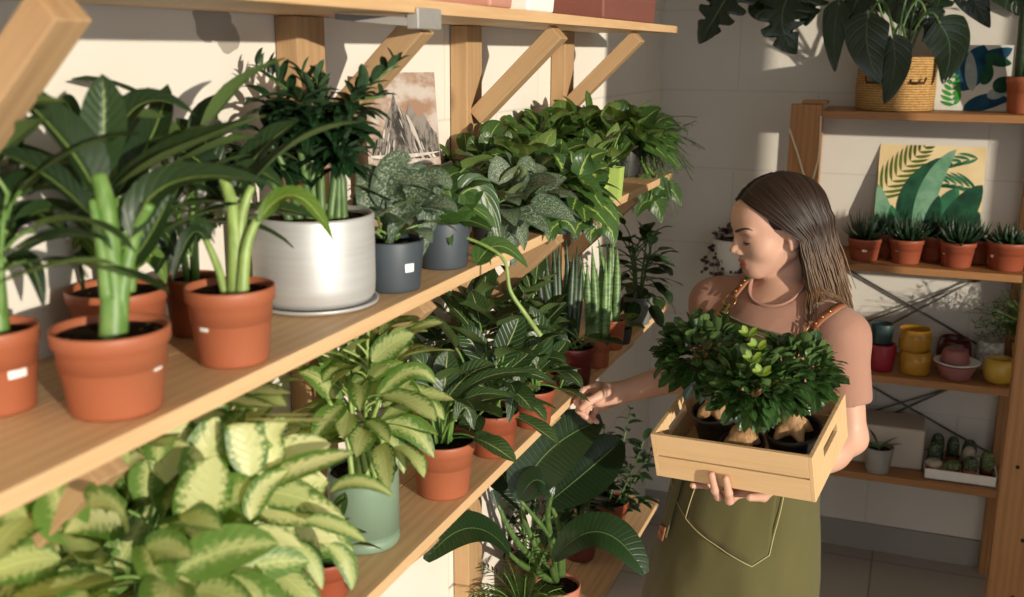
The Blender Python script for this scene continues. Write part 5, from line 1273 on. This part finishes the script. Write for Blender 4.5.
# legs and feet
FT = []
for sg in (-1, 1):
    hip = PEL + Ld * (.085 * sg) - Zd * .04; kn = V((hip.x, hip.y, .47)) + Fd * .03 + Ld * (.01 * sg); an_ = V((hip.x, hip.y, .085)) + Ld * (.015 * sg); toe = an_ + Fd * .15 - Zd * .055
    body.rc(A3(hip), A3(kn), .078, .050, .04); body.rc(A3(kn), A3(kn.lerp(an_, .35)), .050, .048, .03); body.rc(A3(kn.lerp(an_, .35)), A3(an_), .048, .034, .03); body.rc(A3(an_ - Zd * .045), A3(toe), .034, .026, .02)
    FT.append((hip, kn, an_, toe))
def m_skin():
    t = NT('skin'); o = t.obj(); n = t.noise(o, 9, 3); n2 = t.noise(o, 400, 2)
    col = t.mix(n, lin('#cca28b'), lin('#c1937d'))
    return t.done(t.pbr(col, .48, 0, t.bump(n2, .05, .0005), .4, Subsurface_Weight=.12, Subsurface_Radius=(.012, .005, .003), Subsurface_Scale=.6))
SKIN = m_skin(); LIP = m_plain('lip', '#b06453', .4, var=.06)
vs, fs = body.mesh(.0032)
def lipmask(c):
    m = np.zeros(len(c), bool)
    for cc, r in (LIPU, LIPL):
        x = (c - A3(H(*cc))) @ HM.T / (np.array(r) * HSC * np.array((1.35, 1.0, 1.12))); m |= ((x * x).sum(1) < 1.1) & (((c - A3(HO)) @ A3(hf)) > .092 * HSC)
    return m
WO = V((PEL.x, PEL.y, 0))
woman = np_mesh('person', vs, fs, [SKIN, LIP], None, WO, 2, lipmask)
tag(woman, 'woman in a dusty rose T-shirt and olive apron, holding a crate and a leaf', 'person')

# face details
EYE = m_plain('eye_white', '#d8cfc4', .3, var=.02); LASH = m_plain('dark_lash', '#1c120d', .6); BROW = m_plain('eyebrow_brown', '#4a3226', .8, var=.3, scale=300)
for sg in (1, -1):
    mb = MB(); e0 = (.0755, .031 * sg, -.008); pts = []
    for i in range(11):
        a = (i / 10 - .5) * 1.9; b = -.50 - .12 * math.cos(a); r = (.0142, .0172, .0138)
        pts.append(H(e0[0] + r[0] * math.cos(a) * math.cos(b), e0[1] + r[1] * math.sin(a), e0[2] + r[2] * math.sin(b) * (.6 + .4 * math.cos(a))))
    tube(mb, [body.project(A3(q), .0004) for q in pts], [.0004, .0009, .0012, .0014, .0015, .0015, .0015, .0014, .0012, .0009, .0004], 6)
    for q in pts[2:10]:
        p = body.project(A3(q), .0004); tube(mb, [p, p + hf * .004 - hu * .0025 + hs * (.001 * sg), p + hf * .007 - hu * .0035 + hs * (.002 * sg)], [.0005, .0004, .0001], 4)
    mb.build('eyelashes', LASH, woman)
    mb = MB(); lathe_c = H(.0735, .031 * sg, -.0085)
    prof = [(.0108 * math.sin(PI * i / 10) + 1e-6, -.0108 * math.cos(PI * i / 10)) for i in range(11)]; lathe(mb, prof, lathe_c, 16); mb.build('eye', EYE, woman)
    mb = MB(); pts = []
    for i in range(9):
        s_ = .010 + .044 * i / 8; u_ = .0140 + .0070 * math.sin(PI * min(1, i / 8 * .75)) - .002 * i / 8; pts.append(body.project(A3(H(.096 - .4 * s_ * (i / 8), s_ * sg, u_)), .0002))
    tube(mb, pts, [.0026, .0036, .0040, .0040, .0038, .0034, .0028, .002, .0007], 8, flat=.9); mb.build('eyebrow', BROW, woman)

# ------------------------------------------------------------------ clothes
def m_cloth(name, a, b, sc=500, weave=.25, rough=.85, sheen=.15):
    t = NT(name); o = t.obj(); n = t.noise(o, 6, 3); n2 = t.noise(o, sc, 2, .7)
    return t.done(t.pbr(t.mix(t.math('ADD', t.math('MULTIPLY', n, .7), t.math('MULTIPLY', n2, .3)), lin(a), lin(b)), rough, 0, t.bump(t.math('ADD', t.math('MULTIPLY', n2, .4), t.math('MULTIPLY', t.noise(o, 22, 2), .6)), weave, .003), .2, Sheen_Weight=sheen))
SHIRT = m_cloth('rose_jersey', '#a97f6d', '#9d7462'); OLIVE = m_cloth('olive_canvas', '#625d38', '#524e2f', 300, .35); STITCH = m_plain('pale_thread', '#b8ac78', .8); TROUS = m_cloth('dark_trousers', '#3b3a38', '#2e2d2c')
shirt = SDF(); torso(shirt, .010)
for S_, E_, f_, r0, r1 in ((SR, ER, .62, .060, .054), (SL, EL, .60, .060, .056)): shirt.rc(A3(S_ + Zd * .004), A3(S_.lerp(E_, f_)), r0, r1, .03)
shirt_full = SDF(); shirt_full.p = list(shirt.p)
NC = NB + Fd * .022 + Ld * .014 + Zd * .030
shirt.el(A3(NC), (.063, .070, .062), .006, True, TM)
# sleeve ends are cut square to the arm
for S_, E_, f_ in ((SR, ER, .62), (SL, EL, .60)):
    q = S_.lerp(E_, f_ + .20); dr = (E_ - S_).normalized(); shirt.rc(A3(q + dr * .002), A3(q + dr * .012), .064, .064, .004, True)
shirt.el(A3(PEL - Zd * .10), (.3, .3, .10), .004, True)
vs, fs = shirt.mesh(.0045)
for i_ in range(len(vs)):
    q_ = V(vs[i_]) - NB; a_, b_ = q_.dot(Ld), q_.z
    w_ = mnoise.noise(V((a_ * 14 + b_ * 9, b_ * 7 - a_ * 5, q_.dot(Fd) * 10))) * .0035 + mnoise.noise(V((a_ * 34 - b_ * 22, b_ * 16, q_.dot(Fd) * 20 + 5))) * .0016
    f_ = min(1.0, max(0.0, ((V(vs[i_]) - NC).length - .075) / .03))
    d_ = (Fd * .6 + Ld * (1 if a_ > 0 else -1) * .5); vs[i_] += np.array(d_) * (w_ * f_)
sh_o = np_mesh('t_shirt', vs, fs, SHIRT, woman, None, 2)
# neckband
mb = MB(); ring = []
for i in range(49):
    a = 2 * PI * i / 48; q = NC + Ld * (math.cos(a) * .0645) + Fd * (math.sin(a) * .0715) - Zd * .01
    for _ in range(10):
        q = shirt_full.project(A3(q), .001, 1); x = np.array(TM) @ (A3(q) - A3(NC)); rr = x / np.array((.0645, .0715, .0635)); q = V(A3(NC) + TM.T @ (x / np.linalg.norm(rr)))
    ring.append(q)
tube(mb, ring, .0036, 8, False); nb_ = mb.build('neckband', SHIRT, sh_o)
# trousers and shoes (below the picture)
tr = SDF(); tel(tr, PEL, (.174, .127, .13))
SHOE = m_plain('black_shoe', '#1d1c1b', .5)
for hip, kn, an_, toe in FT:
    tr.rc(A3(hip), A3(kn), .088, .062, .03); tr.rc(A3(kn), A3(an_ + Zd * .02), .062, .052, .03)
    sh = SDF(); sh.rc(A3(V((an_.x, an_.y, .044)) - Fd * .02), A3(V((toe.x, toe.y, .034)) + Fd * .01), .044, .034, .02); sh.rc(A3(an_ + Zd * .02), A3(an_ - Zd * .04), .042, .042, .02)
    v2, f2 = sh.mesh(.006); v2[:, 2] = np.maximum(v2[:, 2], .0015); np_mesh('shoe', v2, f2, SHOE, woman, None, 1)
vs, fs = tr.mesh(.007); np_mesh('trousers', vs, fs, TROUS, woman, None, 2)
# apron: bib on the chest and a flared skirt
def sheet(mb, G, th, mi=0):
    """grid of points -> closed sheet of thickness th (towards the grid normal)"""
    n, m = len(G), len(G[0]); N = []
    for i in range(n):
        row = []
        for j in range(m):
            a = G[min(i + 1, n - 1)][j] - G[max(i - 1, 0)][j]; b = G[i][min(j + 1, m - 1)] - G[i][max(j - 1, 0)]; row.append(a.cross(b).normalized())
        N.append(row)
    vs = [G[i][j] for i in range(n) for j in range(m)] + [G[i][j] + N[i][j] * th for i in range(n) for j in range(m)]
    k = n * m; q = lambda i, j: i * m + j
    fs = [(q(i, j), q(i, j + 1), q(i + 1, j + 1), q(i + 1, j)) for i in range(n - 1) for j in range(m - 1)]
    f2 = [tuple(k + x for x in reversed(f)) for f in fs]; side = []
    for j in range(m - 1): side += [(q(0, j + 1), q(0, j), k + q(0, j), k + q(0, j + 1)), (q(n - 1, j), q(n - 1, j + 1), k + q(n - 1, j + 1), k + q(n - 1, j))]
    for i in range(n - 1): side += [(q(i, 0), q(i + 1, 0), k + q(i + 1, 0), k + q(i, 0)), (q(i + 1, m - 1), q(i, m - 1), k + q(i, m - 1), k + q(i + 1, m - 1))]
    mb.add(vs, fs + f2 + side, None, 0, mi)
apron = MB()
ZB0, ZB1 = 1.05, 1.335
def bibp(a, b, off):           # a -1..1 across, b 0..1 upwards
    z = ZB0 + (ZB1 - ZB0) * b + a * -.012 * b; hw = .135 + (.094 - .135) * min(1, b * 1.05)
    c = NB.lerp(PEL, (NB.z - z) / (NB.z - PEL.z)); o = V((c.x, c.y, z)) + Ld * (a * hw + .004) + Fd * .4
    return shirt_full.trace(A3(o), A3(-Fd), .05, .6, off)
Gb = [[bibp(a / 10, b / 14, .0065) for a in range(-10, 11)] for b in range(15)]
sheet(apron, Gb, .003)
ap_o = apron.build('apron', OLIVE, woman, recalc=True)
mb = MB(); tube(mb, [q + Fd * .0035 for q in Gb[14]], .0032, 6); mb.build('bib_hem', OLIVE, ap_o); mb = MB(); tube(mb, [bibp(a / 10, .955, .0102) for a in range(-10, 11)], .0008, 5); mb.build('stitching', STITCH, ap_o)
def skp(th, z, off=0.0):       # th: 0 in front, + to her left
    k = (1.07 - z) / .6; k = max(0, k)
    a = .150 + .085 * k ** .7 + off; b = .118 + .085 * k ** .8 + off
    fold = 1 + (.010 + .03 * k) * .5 * math.sin(7 * th + 1.2 + 2.0 * k) * min(1, k * 1.6) + .010 * math.sin(13 * th + z * 9) * k
    fold += mnoise.noise(V((th * 1.6, z * 5.0 + th * 1.5, 3.1))) * .05 * min(1, k * 3) + mnoise.noise(V((th * 4, z * 9 - th * 3, 7.7))) * .012 * min(1, k * 3)
    c = PEL + (NB - PEL) * ((z - PEL.z) / (NB.z - PEL.z)) if z > PEL.z else PEL + V((-.02 * (PEL.z - z) / .3, 0, 0))
    return V((c.x, c.y, z)) + Ld * (math.sin(th) * a * fold) + Fd * (math.cos(th) * b * fold)
mb = MB(); nz, nt = 36, 90
sheet(mb, [[skp(-2.05 + 4.1 * j / nt, 1.075 - .56 * i / nz) for j in range(nt + 1)] for i in range(nz + 1)], .0035)
sk_o = mb.build('apron_skirt', OLIVE, ap_o, recalc=True)
# pocket with stitched edge, side strap with leather tabs
def skline(mb, P, r=.0011, off=.0062): tube(mb, [skp(a, z, off) for a, z in P], r, 5)
def lerpl(P, n=12):
    out = []
    for (a, b), (c, d) in zip(P[:-1], P[1:]): out += [(a + (c - a) * i / n, b + (d - b) * i / n) for i in range(n)]
    return out + [P[-1]]
pkb = lambda a: .838 + (.772 - .838) * (a + .28) / .94 if a < .66 else .772 + (a - .66) / .2 * .028
PKT = [(-.22, .985), (-.28, .838), (.66, .772), (.86, .80), (.98, .985)]
mb = MB(); sheet(mb, [[skp(-.25 + 1.12 * j / 24, .985 - (.985 - pkb(-.25 + 1.12 * j / 24)) * i / 10, .0052) for j in range(25)] for i in range(11)], .0022); mb.build('pocket', OLIVE, sk_o, recalc=True)
mb = MB(); skline(mb, lerpl(PKT), .0012, .0092); skline(mb, lerpl([(-.95, .90), (-.5, .855), (-.28, .838)]), .0009, .0072); mb.build('stitching', STITCH, sk_o)
mb = MB(); sheet(mb, [[skp(-.66 + .16 * j / 4 - .03 * i / 14, .985 - .22 * i / 14, .012) for j in range(5)] for i in range(15)], .004); stp = mb.build('waist_strap', OLIVE, sk_o, recalc=True)
for z, a in ((.975, -.60), (.772, -.62)):
    mb = MB(); sheet(mb, [[skp(a - .07 + .14 * j / 4, z + .018 - .036 * i / 4, .018) for j in range(5)] for i in range(5)], .003); mb.build('leather_tab', LEATHER, stp, recalc=True)
    mb = MB(); q = skp(a, z, .0225); nr = (skp(a, z, .03) - q).normalized(); tube(mb, [q, q + nr * .002, q + nr * .003], [.004, .0035, .0005], 10); mb.build('rivet', GOLD, stp)
# shoulder straps
def ribbon(name, px, w, off, mat, par, th=.003, tr_=True):
    P = [shirt_full.trace(A3(CAM), A3(ray(*q)), 1.9, 4, off) for q in px]; out = []
    for i in range(len(P) - 1):
        for k in range(6): out.append(P[i].lerp(P[i + 1], k / 6))
    out.append(P[-1]); out = [shirt_full.project(A3(q), off, 3) for q in out]
    G = []
    for i, q in enumerate(out):
        T = (out[min(i + 1, len(out) - 1)] - out[max(i - 1, 0)]).normalized(); n_ = V(shirt_full.grad(A3(q))); S_ = T.cross(n_).normalized(); G.append([q - S_ * w / 2, q, q + S_ * w / 2])
    mb = MB(); sheet(mb, G, th); return mb.build(name, mat, par, recalc=True), out
RS = [(720, 316), (726, 305), (733, 296), (740, 287), (746, 280), (751, 274)]; LS = [(806, 341), (812, 329), (821, 319), (832, 311), (844, 304), (854, 300)]
ribbon('shoulder_strap', [(733, 296), (741, 286), (748, 277), (753, 271)], .022, .006, OLIVE, ap_o); ribbon('shoulder_strap', LS[2:], .022, .006, OLIVE, ap_o)
st1, o1 = ribbon('leather_strap', RS[2:5], .017, .010, LEATHER, ap_o); st2, o2 = ribbon('leather_strap', LS[1:5], .017, .010, LEATHER, ap_o)
ribbon('buckle_strap', [(716, 322), (722, 312), (728, 303)], .016, .008, OLIVE, ap_o); ribbon('buckle_strap', [(803, 346), (808, 337), (812, 329)], .014, .008, OLIVE, ap_o)
for out, so_ in ((o1, st1), (o2, st2)):
    for i in (3, 7, 11):
        if i < len(out):
            q = out[i]; n_ = V(shirt_full.grad(A3(q))); mb = MB(); tube(mb, [q + n_ * .002, q + n_ * .0055, q + n_ * .0065], [.0038, .0034, .0004], 10); mb.build('rivet', GOLD, so_)
for px, dx, dy in (((730, 301), (5, -7), (7, 5)), ((812, 331), (4, -7), (8, 4)), ((723, 312), (4, -5), (5, 4))):
    q = [shirt_full.trace(A3(CAM), A3(ray(px[0] + a * dx[0] * .6 + b * dy[0] * .6, px[1] + a * dx[1] * .6 + b * dy[1] * .6)), 1.9, 4, .015) for a, b in ((-1, -1), (1, -1), (1, 1), (-1, 1), (-1, -1), (1, -1))]
    mb = MB(); tube(mb, q, .0018, 6, False); mb.build('buckle', GOLD, ap_o)

# ------------------------------------------------------------------ hair
def m_hair():
    t = NT('brown_hair'); uv = t.n('ShaderNodeUVMap', uv_map='UVMap').outputs[0]; rn = t.n('ShaderNodeUVMap', uv_map='rnd').outputs[0]
    s1 = t.n('ShaderNodeSeparateXYZ'); t.l(uv, s1.inputs[0]); s2 = t.n('ShaderNodeSeparateXYZ'); t.l(rn, s2.inputs[0])
    cb = t.n('ShaderNodeCombineXYZ'); t.l(t.math('MULTIPLY', s1.outputs[0], 14.0), cb.inputs[0]); t.l(t.math('MULTIPLY', s1.outputs[1], 1.2), cb.inputs[1]); t.l(t.math('MULTIPLY', s2.outputs[0], 40.0), cb.inputs[2])
    n = t.noise(cb.outputs[0], 2.0, 3, .6)
    root_ = t.mix(n, lin('#1a100c'), lin('#2c1c15')); tip_ = t.mix(n, lin('#46311f'), lin('#8a6a4c'))  # ends are lighter hair, with sunlit streaks also put into the tip colour
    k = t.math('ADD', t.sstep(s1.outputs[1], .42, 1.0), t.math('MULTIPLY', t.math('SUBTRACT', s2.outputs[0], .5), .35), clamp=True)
    return t.done(t.pbr(t.mix(k, root_, tip_), .42, 0, t.bump(n, .2, .001), .4))
HAIR = m_hair()
cap = SDF(); hel(cap, (-.018, 0, .026), (.106, .085, .091)); hel(cap, (.090, 0, -.040), (.075, .1, .100), .02, True); hel(cap, (.02, .075, -.06), (.05, .04, .06), .02, True, True)
hrc(cap, (-.06, 0, -.01), (-.062, 0, -.115), .066, .052, .03)
vs, fs = cap.mesh(.006); hair = np_mesh('hair', vs, fs, m_plain('hair_base', '#2a1a13', .6, var=.2, scale=60), woman, None, 2)
mb = MB(); hr = random.Random(5)
def ellp(f, s, u, g):     # push a point in head coordinates onto the inflated skull
    c = (-.017, 0, .025); r = (.101 + g, .079 + g, .086 + g); x = ((f - c[0]) / r[0], (s - c[1]) / r[1], (u - c[2]) / r[2]); l = math.sqrt(sum(q * q for q in x)); return (c[0] + x[0] / l * r[0], c[1] + x[1] / l * r[1], c[2] + x[2] / l * r[2])
for sg, N_ in ((1, 950), (-1, 520)):
    for i in range(N_):
        a = (i + hr.random()) / N_; g = hr.uniform(.003, .011) + .004 * a; rr = hr.random()
        th = math.radians(32 + 128 * a ** .9)                        # along the parting, hairline to the back of the crown
        P = ellp(.1 * math.cos(th) - .017, .004 * sg, .1 * math.sin(th) + .03, g)
        fe = -.024 - .090 * a + hr.uniform(-.008, .008); Eh = ellp(fe, .085 * sg * math.sqrt(max(.02, 1 - (max(0, a - .1)) ** 2 * .95)), -.016 - .006 * a, g + .006 * (1 - a))
        pts = []
        for k in range(11):
            t = k / 10; m = tuple(P[j] * (1 - t) + Eh[j] * t for j in range(3)); bul = math.sin(PI * t); m = (m[0] + .012 * bul * (1 - a), m[1] + .02 * sg * bul, m[2] + .01 * bul); pts.append(H(*ellp(*m, g + .016 * t ** 3 + (.004 if k > 7 else 0) + .006 * (1 - a) * (1 - t))))
        e = pts[-1]; L_ = hr.uniform(.185, .235) - .05 * (rr > .9); out = (hs * sg * .6 - hf * .5) * (.016 + .03 * hr.random()); cen = H(-.06, 0, 0)
        for k in range(1, 9):
            t = k / 8; q = e - Zd * (L_ * t) + out * t + V((hr.uniform(-1, 1), hr.uniform(-1, 1), 0)) * .0013 + (V((cen.x - e.x, cen.y - e.y, 0)) * (-.02 * t * t))
            q = q - fh * (.03 * t)
            dd = float(shirt_full.ev(A3(q))[0])
            if dd < .009: q = V(A3(q) + shirt_full.grad(A3(q)) * (.009 + .006 * rr - dd))
            pts.append(q)
        n = len(pts); w_ = hr.uniform(.0017, .0030)
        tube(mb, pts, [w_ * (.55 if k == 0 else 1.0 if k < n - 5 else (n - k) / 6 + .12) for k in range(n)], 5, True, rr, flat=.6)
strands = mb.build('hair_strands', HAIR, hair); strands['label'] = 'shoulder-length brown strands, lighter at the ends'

# ------------------------------------------------------------------ the crate and its three little ficus trees
cbot = CRP(cw / 2, cdp / 2, -ch)
crate = thing('wooden_crate', 'pale pine crate in her hands, holding three small fig trees', 'crate', cbot)
def cbox(mb, a, b):
    vs = [CRP(x, y, z) for z in (a[2], b[2]) for (x, y) in ((a[0], a[1]), (b[0], a[1]), (b[0], b[1]), (a[0], b[1]))]
    mb.add(vs, [(3, 2, 1, 0), (4, 5, 6, 7), (0, 1, 5, 4), (1, 2, 6, 5), (2, 3, 7, 6), (3, 0, 4, 7)])
def cpart(name, boxes, bev=.0012):
    """mesh in crate axes (X along the front) so the grain runs along the boards"""
    mb = MB()
    for a, b in boxes: box(mb, a, b)
    o = mb.build(name, WOOD_CRATE, None, False, V((0, 0, 0))); bevel_obj(o, bev, 2)
    M = Matrix((ce, cg, cu)).transposed().to_4x4(); M.translation = CR0 - cbot; o.parent = crate; o.matrix_local = M; return o
tk = .009; h2 = ch / 2
for y0 in (0, cdp - tk):
    cpart('slat_board', [((tk, y0, -h2 + .002), (cw - tk, y0 + tk, 0))]); cpart('slat_board', [((tk, y0, -ch), (cw - tk, y0 + tk, -h2 - .002))])
for x0 in (0, cw - tk):
    sl0, sl1 = cdp * .30, cdp * .70
    cpart('side_panel', [((x0, 0, -ch), (x0 + tk, cdp, -.048)), ((x0, 0, -.048), (x0 + tk, sl0, 0)), ((x0, sl1, -.048), (x0 + tk, cdp, 0)), ((x0, sl0, -.026), (x0 + tk, sl1, 0))], .0008)
for x0, sx in ((tk, 1), (cw - tk, -1)):
    for y0, sy in ((tk, 1), (cdp - tk, -1)):
        mb = MB(); vs = [V((x0, y0, z)) for z in (-ch + .008, -.008)]; w_ = .026
        tri = [(x0, y0), (x0 + sx * w_, y0), (x0, y0 + sy * w_)]; vs = [V((x, y, z)) for z in (-ch + .008, -.010) for x, y in tri]
        mb.add(vs, [(2, 1, 0), (3, 4, 5), (0, 1, 4, 3), (1, 2, 5, 4), (2, 0, 3, 5)]); o = mb.build('corner_post', WOOD_CRATE, None, False, V((0, 0, 0)), True); M = Matrix((ce, cg, cu)).transposed().to_4x4(); M.translation = CR0 - cbot; o.parent = crate; o.matrix_local = M
for k in range(4): cpart('bottom_board', [((tk, tk + (cdp - 2 * tk) * k / 4 + .001, -ch), (cw - tk, tk + (cdp - 2 * tk) * (k + 1) / 4 - .001, -ch + .007))])
GFIC = 'little fig trees in the wooden crate'
def ficus(a, b, R_, Hh, crown, crad, n, label, lean, limes=()):
    c = CRP(a, b, -ch + .0075); t = thing('ficus_bonsai', label, 'plant', c, GFIC)
    mb = MB(); prof = [(0, .001), (R_ * .8, 0), (R_ * .82, .003), (R_ * .97, Hh - .014), (R_, Hh - .013), (R_, Hh - .001), (R_ * .96, Hh), (R_ * .92, Hh - .004), (R_ * .85, Hh * .5), (0, Hh * .5)]
    def tilt(mb0):
        M = Matrix((ce, cg, cu)).transposed()
        mb0.v = [tuple(c + M @ (V(v) - c)) for v in mb0.v]; return mb0
    lathe(mb, prof, c, 36); tilt(mb).build('pot', BLACKPOT, t)
    mb = MB(); vs = []; ns = 24
    for f in (0, .35, .7, 1):
        for k in range(ns):
            an = 2 * PI * k / ns; vs.append(c + V((math.cos(an) * R_ * .93 * f, math.sin(an) * R_ * .93 * f, Hh * .86 + .004 * mnoise.noise(V((math.cos(an) * f * 3 + a * 9, math.sin(an) * f * 3, 0))))))
    mb.add(vs, [(i * ns + k, i * ns + (k + 1) % ns, (i + 1) * ns + (k + 1) % ns, (i + 1) * ns + k) for i in range(3) for k in range(ns)]); tilt(mb).build('soil', SOIL, t)
    s = c + cu * (Hh * .86); top = crown - Zd * (crad[2] * .35)
    S = SDF(); mid = s.lerp(top, .45) + lean * .4
    S.rc(A3(s - cu * .004), A3(s + cu * .028 + lean * .3), .016, .017, .01); S.rc(A3(s + cu * .028 + lean * .3), A3(mid), .016, .010, .012); S.rc(A3(mid), A3(top), .010, .006, .01)
    for k, (an, l_) in enumerate(((-.9, .040), (-2.3, .044), (.5, .034), (2.2, .03))):
        dv = ce * math.cos(an) + cg * math.sin(an); S.rc(A3(s + cu * .026 + lean * .3), A3(s + dv * l_ * .6 + cu * .014), .014, .012, .012); S.rc(A3(s + dv * l_ * .6 + cu * .014), A3(s + dv * l_ * 1.1 - cu * .006), .012, .006, .01)
    for k in range(5):
        d_ = dirv(k * 1.3, .5); S.rc(A3(top), A3(crown + V((d_.x * crad[0], d_.y * crad[1], d_.z * crad[2])) * .6), .0045, .0025, .005)
    v2, f2 = S.mesh(.003); np_mesh('trunk', v2, f2, ROOT, t, None, 2)
    mL = MB(); cloud(mL, crown, crad, int(n * 1.35), (.033, .050), .60, 'obov', 5, 2, .22, .0, .25)
    for q in limes:
        for k in range(6):
            an = k * 1.05; p = at(*q); d_ = (dirv(an, .5) + (CAM - p).normalized() * .6).normalized(); leaf(mL, p, p + d_ * .013, p + d_ * .026, .014, Zd + (CAM - p).normalized(), 'obov', .25, 0, 5, 2, None, 1)
    mL.build('foliage', [LF_FICUS, LF_FICN], t)
ficus(.085, .160, .054, .078, at(703, 354, 2.27), (.086, .074, .062), 330, 'left fig tree of the crate, its crown spreading beyond the crate edge', V((.004, 0, .0)))
ficus(.178, .066, .048, .070, at(756, 386, 2.10), (.078, .06, .056), 290, 'middle fig tree of the crate, with thick forked roots at the front board', V((-.004, -.004, 0)), [(757, 350, 2.06), (762, 376, 2.02), (748, 337, 2.10), (752, 362, 2.03)])
ficus(.270, .128, .060, .078, at(793, 371, 2.16), (.078, .068, .056), 290, 'right fig tree of the crate, beside her sleeve', V((.004, 0, 0)))
# the leaf between her fingers belongs to the plant in the maroon pot
# ================================================================== light and camera
sun = bpy.data.lights.new('sun', 'SUN'); sun.energy = 5.4; sun.angle = math.radians(.9); sun.color = (1.0, .915, .785)
so = bpy.data.objects.new('sun', sun); COL.objects.link(so)
el = math.radians(7.5); az = math.radians(146); sd = V((math.cos(az) * math.cos(el), math.sin(az) * math.cos(el), -math.sin(el)))
so.rotation_euler = sd.to_track_quat('-Z', 'Y').to_euler(); so.location = (4, -3, 4)
w = bpy.data.worlds.new('world'); SC.world = w; w.use_nodes = True
bg = w.node_tree.nodes['Background']; bg.inputs[0].default_value = (.90, .94, 1.0, 1); bg.inputs[1].default_value = 1.3
cd = bpy.data.cameras.new('camera'); co = bpy.data.objects.new('camera', cd); COL.objects.link(co)
cd.sensor_fit = 'HORIZONTAL'; cd.sensor_width = 36; cd.lens = FPX / 1024 * 36; cd.clip_start = .02
mt = Matrix((RGT, UPV, -FWD)).transposed().to_4x4(); mt.translation = CAM; co.matrix_world = mt
cd.dof.use_dof = True; cd.dof.focus_distance = 2.25; cd.dof.aperture_fstop = 4.4
SC.camera = co
vs_ = SC.view_settings; SC.display_settings.display_device = 'sRGB'
vs_.view_transform = 'Standard'; vs_.look = 'None'; vs_.exposure = 0.0; vs_.gamma = 1.0; vs_.use_curve_mapping = False
SC.cycles.use_denoising = True; SC.cycles.max_bounces = 8; SC.cycles.diffuse_bounces = 4; SC.cycles.transparent_max_bounces = 8
SC.cycles.caustics_reflective = False; SC.cycles.caustics_refractive = False
try: SC.cycles.sample_clamp_indirect = 6.0
except Exception: pass
